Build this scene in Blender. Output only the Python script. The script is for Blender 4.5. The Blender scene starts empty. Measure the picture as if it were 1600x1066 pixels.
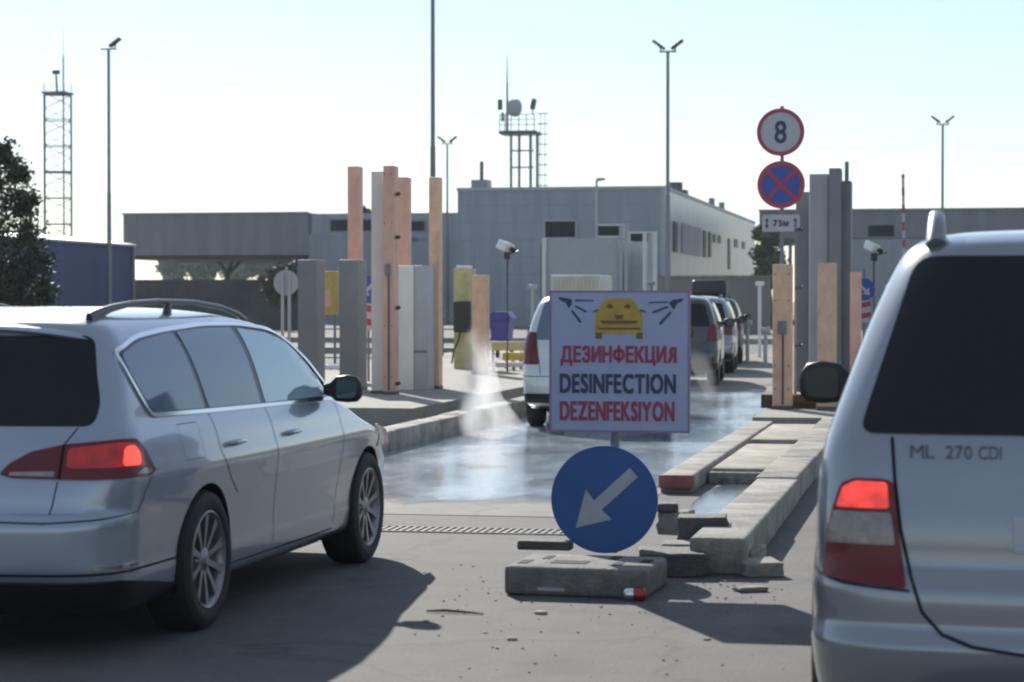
import bpy, bmesh, math, random
import numpy as np
from mathutils import Vector, Matrix

random.seed(7)
R = math.radians
SC = bpy.context.scene
COL = SC.collection

# ------------------------------------------------------------------ camera
FP = 3500.0            # focal length in pixels of a 1600 px wide picture
CH = 1.52              # eye height
YAW = math.atan((1490 - 800) / FP)
PITCH = math.atan((533 - 470) / FP)
cd = bpy.data.cameras.new('camera')
cam = bpy.data.objects.new('camera', cd)
COL.objects.link(cam)
cam.location = (0, 0, CH)
cam.rotation_euler = (math.pi / 2 - PITCH, 0, YAW)
cd.sensor_width = 36
cd.lens = 36 * FP / 1600
cd.clip_start = 0.1
cd.clip_end = 4000
cd.dof.use_dof = True
cd.dof.focus_distance = 16.5
cd.dof.aperture_fstop = 4.5
SC.camera = cam
SC.render.engine = 'CYCLES'
SC.cycles.pixel_filter_type = 'BLACKMAN_HARRIS'
SC.cycles.filter_width = 2.1
SC.cycles.max_bounces = 8
SC.cycles.volume_step_rate = 2.0
SC.cycles.volume_bounces = 1

# ------------------------------------------------------------------ sky and sun
SUN_AZ = 26.0          # degrees left of the road direction (+Y)
SUN_EL = 29.0
w = bpy.data.worlds.new("World")
SC.world = w
w.use_nodes = True
nt = w.node_tree
bg = nt.nodes['Background']
sky = nt.nodes.new('ShaderNodeTexSky')
sky.sky_type = 'NISHITA'
sky.sun_disc = False
sky.sun_elevation = R(SUN_EL)
sky.sun_rotation = R(-SUN_AZ)
sky.air_density = 1.0
sky.dust_density = 0.15
sky.ozone_density = 2.5
tint = nt.nodes.new('ShaderNodeMix'); tint.data_type = 'RGBA'; tint.blend_type = 'MULTIPLY'
tint.inputs['Factor'].default_value = 1.0
tint.inputs[7].default_value = (0.97, 1.0, 1.05, 1)      # cool white balance of the picture
nt.links.new(sky.outputs[0], tint.inputs[6])
veil = nt.nodes.new('ShaderNodeMix'); veil.data_type = 'RGBA'     # thin milky veil over the whole sky
veil.inputs['Factor'].default_value = 0.27
veil.inputs[7].default_value = (7.2, 7.85, 8.4, 1)
nt.links.new(tint.outputs[2], veil.inputs[6])
nt.links.new(veil.outputs[2], bg.inputs[0])
bg.inputs[1].default_value = 0.088
sl = bpy.data.lights.new('sun', 'SUN')
sl.energy = 4.4
sl.angle = R(0.55)
sl.color = (1.0, 0.95, 0.87)
so = bpy.data.objects.new('sun', sl)
COL.objects.link(so)
sd = Vector((-math.sin(R(SUN_AZ)) * math.cos(R(SUN_EL)), math.cos(R(SUN_AZ)) * math.cos(R(SUN_EL)), math.sin(R(SUN_EL))))
so.rotation_euler = sd.to_track_quat('Z', 'Y').to_euler()
SC.view_settings.view_transform = 'Standard'
SC.view_settings.look = 'None'
SC.view_settings.gamma = 1
SC.view_settings.exposure = 0.50
SC.view_settings.use_curve_mapping = False

# ------------------------------------------------------------------ where things stand (from measured sight lines)
def X_at(px, Y):
    u = (px - 800) / FP
    t = math.tan(YAW)
    return Y * (u - t) / (1 + u * t)
def D_at(px, Y):
    return Y / (math.cos(YAW) + (px - 800) / FP * math.sin(YAW))
def Z_at(px, py, Y):
    return CH - (py - 470) / FP * D_at(px, Y)
def G(px, py, z=0.0):
    d = (CH - z) * FP / (py - 470)
    u = (px - 800) / FP
    Y = d * (math.cos(YAW) + u * math.sin(YAW))
    return Vector((X_at(px, Y), Y, z))

# ------------------------------------------------------------------ materials
def mat(name, color, rough=0.6, metal=0.0, noise=0.0, nscale=8.0, bump=0.0, bscale=60.0, coat=0.0, emit=None, estr=0.0,
        spec=0.5, color2=None, ior=1.5, ro_noise=0.0):
    m = bpy.data.materials.new(name)
    m.use_nodes = True
    t = m.node_tree
    b = t.nodes['Principled BSDF']
    b.inputs['Base Color'].default_value = (*color, 1)
    b.inputs['Roughness'].default_value = rough
    b.inputs['Metallic'].default_value = metal
    b.inputs['Coat Weight'].default_value = coat
    b.inputs['Coat Roughness'].default_value = 0.04
    b.inputs['IOR'].default_value = ior
    b.inputs['Specular IOR Level'].default_value = spec
    if emit:
        b.inputs['Emission Color'].default_value = (*emit, 1)
        b.inputs['Emission Strength'].default_value = estr
    tc = None
    if noise or bump or ro_noise:
        tc = t.nodes.new('ShaderNodeTexCoord')
    if noise:
        n = t.nodes.new('ShaderNodeTexNoise')
        n.inputs['Scale'].default_value = nscale
        n.inputs['Detail'].default_value = 8
        n.inputs['Roughness'].default_value = 0.65
        t.links.new(tc.outputs['Object'], n.inputs['Vector'])
        r = t.nodes.new('ShaderNodeValToRGB')
        c2 = color2 or tuple(max(0, c * (1 - noise)) for c in color)
        c1 = tuple(min(1, c * (1 + noise * 0.6)) for c in color)
        r.color_ramp.elements[0].position = 0.32
        r.color_ramp.elements[1].position = 0.68
        r.color_ramp.elements[0].color = (*c2, 1)
        r.color_ramp.elements[1].color = (*c1, 1)
        t.links.new(n.outputs['Fac'], r.inputs['Fac'])
        t.links.new(r.outputs['Color'], b.inputs['Base Color'])
    if ro_noise:
        n = t.nodes.new('ShaderNodeTexNoise')
        n.inputs['Scale'].default_value = 3.0
        n.inputs['Detail'].default_value = 6
        t.links.new(tc.outputs['Object'], n.inputs['Vector'])
        mr = t.nodes.new('ShaderNodeMapRange')
        mr.inputs['To Min'].default_value = max(0, rough - ro_noise)
        mr.inputs['To Max'].default_value = rough + ro_noise
        t.links.new(n.outputs['Fac'], mr.inputs['Value'])
        t.links.new(mr.outputs[0], b.inputs['Roughness'])
    if bump:
        n = t.nodes.new('ShaderNodeTexNoise')
        n.inputs['Scale'].default_value = bscale
        n.inputs['Detail'].default_value = 6
        t.links.new(tc.outputs['Object'], n.inputs['Vector'])
        bp = t.nodes.new('ShaderNodeBump')
        bp.inputs['Strength'].default_value = bump
        bp.inputs['Distance'].default_value = 0.02
        t.links.new(n.outputs['Fac'], bp.inputs['Height'])
        t.links.new(bp.outputs['Normal'], b.inputs['Normal'])
    return m

def mat_ground(name, a, b_, c, rough=0.85):
    m = bpy.data.materials.new(name)
    m.use_nodes = True
    t = m.node_tree
    L = t.links.new
    b = t.nodes['Principled BSDF']
    tc = t.nodes.new('ShaderNodeTexCoord')
    def noise(s, det=8, ro=0.6):
        n = t.nodes.new('ShaderNodeTexNoise')
        n.inputs['Scale'].default_value = s
        n.inputs['Detail'].default_value = det
        n.inputs['Roughness'].default_value = ro
        L(tc.outputs['Object'], n.inputs['Vector'])
        return n
    n1, n2, n3 = noise(0.35), noise(2.3, 10, .7), noise(90, 3)
    r = t.nodes.new('ShaderNodeValToRGB')
    r.color_ramp.elements[0].color = (*a, 1); r.color_ramp.elements[0].position = .3
    r.color_ramp.elements[1].color = (*b_, 1); r.color_ramp.elements[1].position = .7
    L(n1.outputs['Fac'], r.inputs['Fac'])
    r2 = t.nodes.new('ShaderNodeValToRGB')
    r2.color_ramp.elements[0].color = (*c, 1); r2.color_ramp.elements[0].position = .35
    r2.color_ramp.elements[1].color = (*b_, 1); r2.color_ramp.elements[1].position = .65
    L(n2.outputs['Fac'], r2.inputs['Fac'])
    mx = t.nodes.new('ShaderNodeMix'); mx.data_type = 'RGBA'
    mx.inputs['Factor'].default_value = .5
    L(r.outputs[0], mx.inputs[6]); L(r2.outputs[0], mx.inputs[7])
    m3 = t.nodes.new('ShaderNodeMix'); m3.data_type = 'RGBA'; m3.blend_type = 'MULTIPLY'
    m3.inputs['Factor'].default_value = .55
    r3 = t.nodes.new('ShaderNodeValToRGB')
    r3.color_ramp.elements[0].color = (.38, .38, .38, 1); r3.color_ramp.elements[0].position = .3
    r3.color_ramp.elements[1].color = (1.25, 1.22, 1.18, 1); r3.color_ramp.elements[1].position = .68
    L(n3.outputs['Fac'], r3.inputs['Fac'])
    L(mx.outputs[2], m3.inputs[6]); L(r3.outputs[0], m3.inputs[7])
    # oil stains and fine cracks
    st = noise(.9, 5, .5)
    rs_ = t.nodes.new('ShaderNodeValToRGB')
    rs_.color_ramp.elements[0].position = .60; rs_.color_ramp.elements[0].color = (1, 1, 1, 1)
    rs_.color_ramp.elements[1].position = .72; rs_.color_ramp.elements[1].color = (.62, .61, .60, 1)
    L(st.outputs['Fac'], rs_.inputs['Fac'])
    vo = t.nodes.new('ShaderNodeTexVoronoi'); vo.feature = 'DISTANCE_TO_EDGE'; vo.inputs['Scale'].default_value = .38
    wn = noise(1.7, 6, .7)
    wm = t.nodes.new('ShaderNodeVectorMath'); wm.operation = 'MULTIPLY_ADD'; wm.inputs[1].default_value = (.9, .9, 0)
    L(wn.outputs['Color'], wm.inputs[0]); L(tc.outputs['Object'], wm.inputs[2]); L(wm.outputs[0], vo.inputs['Vector'])
    rc_ = t.nodes.new('ShaderNodeValToRGB')
    rc_.color_ramp.elements[0].position = .0; rc_.color_ramp.elements[0].color = (.68, .68, .68, 1)
    rc_.color_ramp.elements[1].position = .010; rc_.color_ramp.elements[1].color = (1, 1, 1, 1)
    L(vo.outputs['Distance'], rc_.inputs['Fac'])
    m4 = t.nodes.new('ShaderNodeMix'); m4.data_type = 'RGBA'; m4.blend_type = 'MULTIPLY'; m4.inputs['Factor'].default_value = 1
    m5 = t.nodes.new('ShaderNodeMix'); m5.data_type = 'RGBA'; m5.blend_type = 'MULTIPLY'; m5.inputs['Factor'].default_value = 1
    L(m3.outputs[2], m4.inputs[6]); L(rs_.outputs[0], m4.inputs[7]); L(m4.outputs[2], m5.inputs[6]); L(rc_.outputs[0], m5.inputs[7])
    L(m5.outputs[2], b.inputs['Base Color'])
    b.inputs['Roughness'].default_value = rough
    bp = t.nodes.new('ShaderNodeBump')
    bp.inputs['Strength'].default_value = .5; bp.inputs['Distance'].default_value = .008
    L(n3.outputs['Fac'], bp.inputs['Height']); L(bp.outputs['Normal'], b.inputs['Normal'])
    return m

def mat_wet(name, col, rlo, rhi, scale, edge=None):
    """a film of water: mirror-like where it is deep, rougher where it thins out"""
    m = bpy.data.materials.new(name)
    m.use_nodes = True
    t = m.node_tree
    L = t.links.new
    b = t.nodes['Principled BSDF']
    tc = t.nodes.new('ShaderNodeTexCoord')
    mp = t.nodes.new('ShaderNodeMapping'); mp.inputs['Scale'].default_value = (1, .45, 1)
    L(tc.outputs['Object'], mp.inputs['Vector'])
    n = t.nodes.new('ShaderNodeTexNoise'); n.inputs['Scale'].default_value = scale; n.inputs['Detail'].default_value = 9
    n.inputs['Roughness'].default_value = .7
    L(mp.outputs[0], n.inputs['Vector'])
    mr = t.nodes.new('ShaderNodeValToRGB')
    mr.color_ramp.elements[0].position = .40; mr.color_ramp.elements[0].color = (rlo,) * 3 + (1,)
    mr.color_ramp.elements[1].position = .66; mr.color_ramp.elements[1].color = (rhi,) * 3 + (1,)
    L(n.outputs['Fac'], mr.inputs['Fac']); L(mr.outputs[0], b.inputs['Roughness'])
    cr = t.nodes.new('ShaderNodeValToRGB')
    cr.color_ramp.elements[0].position = .4; cr.color_ramp.elements[0].color = (*[c * .85 for c in col], 1)
    cr.color_ramp.elements[1].position = .66; cr.color_ramp.elements[1].color = (*[c * 1.25 for c in col], 1)
    L(n.outputs['Fac'], cr.inputs['Fac']); L(cr.outputs[0], b.inputs['Base Color'])
    n2 = t.nodes.new('ShaderNodeTexNoise'); n2.inputs['Scale'].default_value = 22; n2.inputs['Detail'].default_value = 4
    L(tc.outputs['Object'], n2.inputs['Vector'])
    bp = t.nodes.new('ShaderNodeBump'); bp.inputs['Strength'].default_value = .42; bp.inputs['Distance'].default_value = .006
    L(n2.outputs['Fac'], bp.inputs['Height']); L(bp.outputs['Normal'], b.inputs['Normal'])
    b.inputs['IOR'].default_value = 1.6
    if edge:
        # the film breaks up into patches towards its near and far edges
        sp = t.nodes.new('ShaderNodeSeparateXYZ'); L(tc.outputs['Object'], sp.inputs[0])
        n3 = t.nodes.new('ShaderNodeTexNoise'); n3.inputs['Scale'].default_value = 1.1; n3.inputs['Detail'].default_value = 8; n3.inputs['Roughness'].default_value = .62
        L(mp.outputs[0], n3.inputs['Vector'])
        mr1 = t.nodes.new('ShaderNodeMapRange'); mr1.inputs['From Min'].default_value = edge[0]; mr1.inputs['From Max'].default_value = edge[0] + edge[2]
        mr1.inputs['To Min'].default_value = -.42; mr1.inputs['To Max'].default_value = .22
        L(sp.outputs[1], mr1.inputs['Value'])
        mr2 = t.nodes.new('ShaderNodeMapRange'); mr2.inputs['From Min'].default_value = edge[1] - edge[2] * 2; mr2.inputs['From Max'].default_value = edge[1]
        mr2.inputs['To Min'].default_value = 0; mr2.inputs['To Max'].default_value = -.55
        L(sp.outputs[1], mr2.inputs['Value'])
        a1 = t.nodes.new('ShaderNodeMath'); a1.operation = 'ADD'; L(mr1.outputs[0], a1.inputs[0]); L(mr2.outputs[0], a1.inputs[1])
        a2 = t.nodes.new('ShaderNodeMath'); a2.operation = 'ADD'; L(a1.outputs[0], a2.inputs[0]); L(n3.outputs['Fac'], a2.inputs[1])
        mr3 = t.nodes.new('ShaderNodeMapRange'); mr3.inputs['From Min'].default_value = .38; mr3.inputs['From Max'].default_value = .62
        L(a2.outputs[0], mr3.inputs['Value'])
        tr = t.nodes.new('ShaderNodeBsdfTransparent'); ms = t.nodes.new('ShaderNodeMixShader')
        L(mr3.outputs[0], ms.inputs[0]); L(tr.outputs[0], ms.inputs[1]); L(b.outputs[0], ms.inputs[2])
        L(ms.outputs[0], t.nodes['Material Output'].inputs['Surface'])
    return m

def mat_clad(name, color, period, rough=.45, metal=.3, axis='Z', dark=.75):
    """sheet cladding: narrow seams every `period` metres along one axis"""
    m = bpy.data.materials.new(name)
    m.use_nodes = True
    t = m.node_tree
    L = t.links.new
    b = t.nodes['Principled BSDF']
    tc = t.nodes.new('ShaderNodeTexCoord')
    sp = t.nodes.new('ShaderNodeSeparateXYZ'); L(tc.outputs['Object'], sp.inputs[0])
    def mth(op, a, v=None):
        q = t.nodes.new('ShaderNodeMath'); q.operation = op
        L(a, q.inputs[0])
        if v is not None: q.inputs[1].default_value = v
        return q.outputs[0]
    src = sp.outputs[axis]
    f = mth('FRACT', mth('DIVIDE', src, period))
    seam = mth('LESS_THAN', f, .05)
    mpp = t.nodes.new('ShaderNodeMapping'); mpp.inputs['Scale'].default_value = (1.6, 1.6, .16); L(tc.outputs['Object'], mpp.inputs['Vector'])
    n = t.nodes.new('ShaderNodeTexNoise'); n.inputs['Scale'].default_value = .8; n.inputs['Detail'].default_value = 9; n.inputs['Roughness'].default_value = .65
    L(mpp.outputs[0], n.inputs['Vector'])
    r = t.nodes.new('ShaderNodeValToRGB')
    r.color_ramp.elements[0].position = .3; r.color_ramp.elements[0].color = (*[c * .76 for c in color], 1)
    r.color_ramp.elements[1].position = .7; r.color_ramp.elements[1].color = (*[min(1, c * 1.10) for c in color], 1)
    L(n.outputs['Fac'], r.inputs['Fac'])
    mx = t.nodes.new('ShaderNodeMix'); mx.data_type = 'RGBA'
    L(seam, mx.inputs['Factor']); L(r.outputs[0], mx.inputs[6])
    mx.inputs[7].default_value = (*[c * dark for c in color], 1)
    L(mx.outputs[2], b.inputs['Base Color'])
    b.inputs['Roughness'].default_value = rough
    b.inputs['Metallic'].default_value = metal
    return m

def mat_leaf(name, c1, c2):
    m = bpy.data.materials.new(name)
    m.use_nodes = True
    t = m.node_tree
    b = t.nodes['Principled BSDF']
    tc = t.nodes.new('ShaderNodeTexCoord')
    n = t.nodes.new('ShaderNodeTexNoise'); n.inputs['Scale'].default_value = 1.3; n.inputs['Detail'].default_value = 4
    t.links.new(tc.outputs['Object'], n.inputs['Vector'])
    r = t.nodes.new('ShaderNodeValToRGB')
    r.color_ramp.elements[0].position = .35; r.color_ramp.elements[0].color = (*c1, 1)
    r.color_ramp.elements[1].position = .65; r.color_ramp.elements[1].color = (*c2, 1)
    t.links.new(n.outputs['Fac'], r.inputs['Fac']); t.links.new(r.outputs[0], b.inputs['Base Color'])
    b.inputs['Roughness'].default_value = .6
    return m

M = dict(
    asphalt=mat_ground('asphalt', (.096, .092, .087), (.134, .129, .121), (.070, .067, .063)),
    lane=mat_ground('lane_concrete', (.19, .178, .158), (.25, .235, .205), (.14, .13, .115)),
    earth=mat_ground('dusty_ground', (.20, .18, .15), (.25, .225, .185), (.14, .125, .10)),
    paving=mat_ground('island_paving', (.30, .285, .255), (.36, .34, .30), (.22, .205, .18)),
    kerb=mat('kerb_concrete', (.34, .32, .28), .85, noise=.5, color2=(.16, .145, .12), nscale=3.5, bump=.5, bscale=50),
    kerb2=mat('weathered_concrete', (.29, .27, .235), .85, noise=.5, color2=(.13, .12, .10), nscale=3, bump=.6, bscale=40),
    slab=mat('beige_concrete', (.38, .345, .28), .85, noise=.4, nscale=3, bump=.4),
    rubble=mat('broken_concrete', (.27, .255, .225), .9, noise=.45, nscale=9, bump=.8, bscale=30),
    rubber3=mat('worn_iron', (.10, .097, .09), .7, noise=.3),
    rubber2=mat('dark_concrete', (.19, .18, .165), .85, noise=.4, nscale=7, bump=.6, bscale=40),
    rubber=mat('recycled_rubber', (.085, .082, .076), .75, noise=.3, nscale=14, bump=.5, bscale=60),
    wet=mat_wet('water_film', (.30, .345, .39), .08, .22, 1.1, (15.6, 39, 1.8)),
    wet2=mat_wet('water_puddle', (.12, .13, .14), .05, .2, 1.2),
    terra=mat('terracotta_paint', (.76, .43, .32), .6, noise=.22, nscale=2.5, bump=.1),
    orange=mat('orange_wood', (.76, .48, .31), .6, noise=.25, nscale=3.5),
    cream=mat('cream_paint', (.74, .68, .62), .6, noise=.12, nscale=2),
    whitep=mat('white_panel', (.74, .73, .68), .5, noise=.12, nscale=1.5),
    greyp=mat('grey_panel', (.20, .205, .21), .6, noise=.15, nscale=1.5),
    ltgrey=mat('light_grey_panel', (.42, .425, .43), .55, noise=.12, nscale=1.5),
    steel=mat('galvanised_steel', (.22, .225, .235), .5, .5, noise=.15, nscale=6),
    darksteel=mat('dark_steel', (.10, .105, .11), .5, .4, noise=.2),
    clad=mat_clad('building_cladding', (.28, .305, .35), 1.0, .42, .35, 'Z', .82),
    clads=mat_clad('building_cladding_side', (.44, .46, .48), 1.3, .36, .35, 'Y', .88),  # paler than the front: sky reflection put into the base colour
    cladl=mat_clad('light_cladding', (.26, .275, .31), 1.2, .45, .3, 'X', .85),
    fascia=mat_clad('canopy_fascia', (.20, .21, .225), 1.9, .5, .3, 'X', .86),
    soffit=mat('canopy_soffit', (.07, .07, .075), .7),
    blueshed=mat_clad('blue_sheeting', (.028, .048, .15), .9, .5, .1, 'Y', .8),
    roofsheet=mat('roof_sheeting', (.40, .41, .42), .45, .4, noise=.15, nscale=2),
    winglass=mat('window_glass', (.012, .014, .018), .4, spec=.05),
    wallgb=mat_clad('grey_brown_wall', (.24, .225, .20), 1.4, .8, 0, 'X', .8),
    booth=mat('booth_panel', (.40, .42, .44), .5, .1, noise=.1, nscale=2),
    whitem=mat('white_enamel', (.78, .78, .76), .35, noise=.06, nscale=6),
    yellow=mat('yellow_paint', (.62, .46, .06), .6, noise=.25, nscale=5),
    palewood=mat('pale_yellow_board', (.58, .50, .24), .65, noise=.25, nscale=4),
    black=mat('black_plastic', (.022, .022, .023), .4, noise=.15, nscale=5),
    darkgreen=mat('dark_olive_box', (.035, .036, .028), .6, noise=.2),
    bin=mat('violet_blue_plastic', (.07, .06, .28), .4, noise=.15, nscale=4),
    creambox=mat('cream_sheet', (.62, .59, .47), .6, noise=.15, nscale=2),
    board=mat('sign_board_white', (.36, .40, .56), .45, noise=.07, nscale=5),
    boardedge=mat('sign_board_edge', (.36, .17, .30), .5, noise=.15, nscale=8),
    signwhite=mat('sign_white', (.44, .45, .49), .35, noise=.06, nscale=4),
    signred=mat('sign_red', (.42, .045, .075), .4, noise=.12, nscale=6),
    letterred=mat('letter_red', (.33, .045, .09), .5, noise=.15, nscale=9),
    letterdark=mat('letter_dark', (.035, .045, .09), .5),
    signblue=mat('sign_blue', (.018, .10, .31), .38, noise=.1, nscale=5),
    signblue2=mat('sign_blue_bright', (.035, .085, .36), .4, noise=.1),
    arrow=mat('arrow_grey_white', (.42, .44, .48), .45, noise=.1, nscale=8),
    caryellow=mat('printed_yellow', (.50, .33, .05), .5, noise=.25, nscale=12),
    carbrown=mat('printed_brown', (.16, .10, .05), .5),
    canred=mat('can_red', (.42, .04, .04), .3, .4),
    canmetal=mat('can_aluminium', (.75, .74, .72), .25, .9),
    redpaint=mat('faded_red_paint', (.30, .10, .09), .7, noise=.4, nscale=8),
    bark=mat('bark', (.09, .07, .05), .9, noise=.4, nscale=6, bump=.6, bscale=20),
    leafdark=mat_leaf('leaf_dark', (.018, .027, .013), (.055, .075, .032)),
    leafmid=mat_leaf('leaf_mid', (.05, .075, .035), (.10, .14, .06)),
    leafhaze=mat_leaf('leaf_haze', (.18, .24, .19), (.28, .33, .26)),  # distance haze put into the leaf colour
    plateyellow=mat('yellow_barrier', (.55, .40, .10), .6, noise=.3, nscale=3),
    tyre=mat('tyre_rubber', (.018, .018, .018), .75, noise=.3, nscale=12),
    alloy=mat('alloy_rim', (.27, .27, .28), .38, .75, noise=.1),
    disc=mat('brake_disc', (.13, .12, .11), .4, .7),
    underbody=mat('underbody', (.012, .012, .012), .9),
    trim=mat('car_black_trim', (.014, .014, .015), .3, spec=.4),
    gap=mat('panel_gap', (.02, .02, .022), .8, spec=.1),
    chrome=mat('chrome', (.78, .79, .80), .12, 1.0),
    rail=mat('rail_anodised', (.045, .048, .055), .35, .6),
    redlens=mat('lens_dark_red', (.13, .007, .009), .15, coat=.35, spec=.3),
    redlit=mat('lens_lit_red', (.28, .010, .008), .15, coat=.35, emit=(1.0, .035, .02), estr=.10),
    redbrake=mat('lens_brake_red', (.6, .03, .02), .15, coat=1.0, emit=(1.0, .045, .03), estr=.8),
    redcore=mat('lens_bulb_red', (.6, .03, .02), .15, coat=1.0, emit=(1.0, .06, .03), estr=1.1),
    clearlens=mat('lens_clear', (.26, .22, .21), .18, .25, coat=1.0, noise=.35, nscale=25),
    silver=mat('car_silver_paint', (.25, .265, .295), .25, .5, coat=1.0, noise=.05, nscale=2),
    whitecar=mat('car_white_silver_paint', (.31, .35, .415), .25, .4, coat=1.0, noise=.05, nscale=1.5),
    vanpaint=mat('car_pale_silver_paint', (.60, .61, .60), .3, .3, coat=1.0, noise=.06),
    darkcar=mat('car_dark_paint', (.045, .048, .048), .35, .3, coat=1.0),
    carglass=mat('car_glass_dark', (.007, .009, .011), .05, spec=.4, ior=1.45),
    sideglass=mat('car_side_glass', (.11, .16, .22), .05, .15, ior=1.7),
    frontglass=mat('car_front_glass', (.36, .50, .56), .05, .15, ior=1.7),  # pale cyan base stands in for daylight seen through the cabin
    mirrorglass=mat('mirror_glass', (.06, .09, .085), .05, .8),
    mirrordark=mat('mirror_glass_dark', (.03, .032, .035), .25),
)

for nm_ in ('redlens', 'redlit', 'redcore', 'redbrake', 'clearlens'):
    t_ = M[nm_].node_tree; b_ = t_.nodes['Principled BSDF']
    c_ = t_.nodes.new('ShaderNodeTexCoord'); w_ = t_.nodes.new('ShaderNodeTexWave'); w_.inputs['Scale'].default_value = 34; w_.bands_direction = 'Z'
    w_.inputs['Distortion'].default_value = .4
    t_.links.new(c_.outputs['Object'], w_.inputs['Vector'])
    p_ = t_.nodes.new('ShaderNodeBump'); p_.inputs['Strength'].default_value = .16; p_.inputs['Distance'].default_value = .006
    t_.links.new(w_.outputs['Fac'], p_.inputs['Height']); t_.links.new(p_.outputs['Normal'], b_.inputs['Normal'])
    if nm_ in ('redlit', 'redbrake'):
        n_ = t_.nodes.new('ShaderNodeTexVoronoi'); n_.inputs['Scale'].default_value = 16
        t_.links.new(c_.outputs['Object'], n_.inputs['Vector'])
        r_ = t_.nodes.new('ShaderNodeMapRange'); r_.inputs['From Max'].default_value = .7
        e_ = b_.inputs['Emission Strength'].default_value
        r_.inputs['To Min'].default_value = e_ * 1.35; r_.inputs['To Max'].default_value = e_ * .45
        t_.links.new(n_.outputs['Distance'], r_.inputs['Value']); t_.links.new(r_.outputs[0], b_.inputs['Emission Strength'])

# ------------------------------------------------------------------ mesh helpers
def parent_to(o, p):
    o.parent = p
    return o

class MB:
    def __init__(self): self.bm = bmesh.new()
    def box(self, x0, x1, y0, y1, z0, z1, rot=None):
        vs = [self.bm.verts.new(Vector(c)) for c in
              [(x0, y0, z0), (x1, y0, z0), (x1, y1, z0), (x0, y1, z0), (x0, y0, z1), (x1, y0, z1), (x1, y1, z1), (x0, y1, z1)]]
        for f in [(3, 2, 1, 0), (4, 5, 6, 7), (0, 1, 5, 4), (1, 2, 6, 5), (2, 3, 7, 6), (3, 0, 4, 7)]:
            self.bm.faces.new([vs[i] for i in f])
        if rot is not None:
            c = Vector(((x0 + x1) / 2, (y0 + y1) / 2, (z0 + z1) / 2))
            bmesh.ops.rotate(self.bm, verts=vs, cent=c, matrix=rot)
        return self
    def bbox(self, x0, x1, y0, y1, z0, z1, bev=.01, seg=2, rot=None):
        b = MB(); b.box(x0, x1, y0, y1, z0, z1)
        bmesh.ops.bevel(b.bm, geom=list(b.bm.edges), offset=bev, segments=seg, profile=.6, affect='EDGES')
        if rot is not None:
            c = Vector(((x0 + x1) / 2, (y0 + y1) / 2, (z0 + z1) / 2))
            bmesh.ops.rotate(b.bm, verts=list(b.bm.verts), cent=c, matrix=rot)
        return self.merge(b)
    def merge(self, o, mtx=None):
        me = bpy.data.meshes.new('tmp'); 
        if mtx is not None: bmesh.ops.transform(o.bm, matrix=mtx, verts=list(o.bm.verts))
        o.bm.to_mesh(me); self.bm.from_mesh(me); bpy.data.meshes.remove(me); o.bm.free()
        return self
    def tube(self, p0, p1, r0, r1=None, n=12, caps=True):
        r1 = r0 if r1 is None else r1
        p0, p1 = Vector(p0), Vector(p1)
        q = (p1 - p0).to_track_quat('Z', 'Y')
        a, b = [], []
        for i in range(n):
            t = 2 * math.pi * i / n
            v = q @ Vector((math.cos(t), math.sin(t), 0))
            a.append(self.bm.verts.new(p0 + v * r0)); b.append(self.bm.verts.new(p1 + v * r1))
        for i in range(n):
            j = (i + 1) % n
            self.bm.faces.new((a[i], a[j], b[j], b[i]))
        if caps:
            self.bm.faces.new(a[::-1]); self.bm.faces.new(b)
        return self
    def path(self, pts, rad, n=10):
        """one continuous tube through pts; rad a number or list"""
        pts = [Vector(p) for p in pts]
        rr = rad if isinstance(rad, (list, tuple)) else [rad] * len(pts)
        rings = []
        for i, p in enumerate(pts):
            d = (pts[min(i + 1, len(pts) - 1)] - pts[max(i - 1, 0)]).normalized()
            q = d.to_track_quat('Z', 'Y')
            rx, ry = rr[i] if isinstance(rr[i], tuple) else (rr[i], rr[i])
            rings.append([self.bm.verts.new(p + q @ Vector((math.cos(2 * math.pi * k / n) * rx, math.sin(2 * math.pi * k / n) * ry, 0))) for k in range(n)])
        for a, b in zip(rings, rings[1:]):
            for k in range(n):
                j = (k + 1) % n
                self.bm.faces.new((a[k], a[j], b[j], b[k]))
        self.bm.faces.new(rings[0][::-1]); self.bm.faces.new(rings[-1])
        return self
    def prism(self, poly, y0, y1):
        """poly in (x,z), extruded along y"""
        a = [self.bm.verts.new((x, y0, z)) for x, z in poly]
        b = [self.bm.verts.new((x, y1, z)) for x, z in poly]
        n = len(poly)
        self.bm.faces.new(a); self.bm.faces.new(b[::-1])
        for i in range(n):
            j = (i + 1) % n
            self.bm.faces.new((a[i], b[i], b[j], a[j]))
        return self
    def slab(self, poly, z0, z1):
        a = [self.bm.verts.new((x, y, z0)) for x, y in poly]
        b = [self.bm.verts.new((x, y, z1)) for x, y in poly]
        n = len(poly)
        self.bm.faces.new(a[::-1]); self.bm.faces.new(b)
        for i in range(n):
            j = (i + 1) % n
            self.bm.faces.new((a[i], a[j], b[j], b[i]))
        return self
    def lathe_x(self, prof, n=48):
        """prof: list of (x, r), swept about the X axis"""
        rings = []
        for x, r in prof:
            if r < 1e-6:
                rings.append([self.bm.verts.new((x, 0, 0))])
            else:
                rings.append([self.bm.verts.new((x, r * math.cos(2 * math.pi * k / n), r * math.sin(2 * math.pi * k / n))) for k in range(n)])
        for a, b in zip(rings, rings[1:]):
            for k in range(n):
                j = (k + 1) % n
                if len(a) == 1 and len(b) == 1: continue
                if len(a) == 1: self.bm.faces.new((a[0], b[j], b[k]))
                elif len(b) == 1: self.bm.faces.new((a[k], a[j], b[0]))
                else: self.bm.faces.new((a[k], a[j], b[j], b[k]))
        return self
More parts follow.
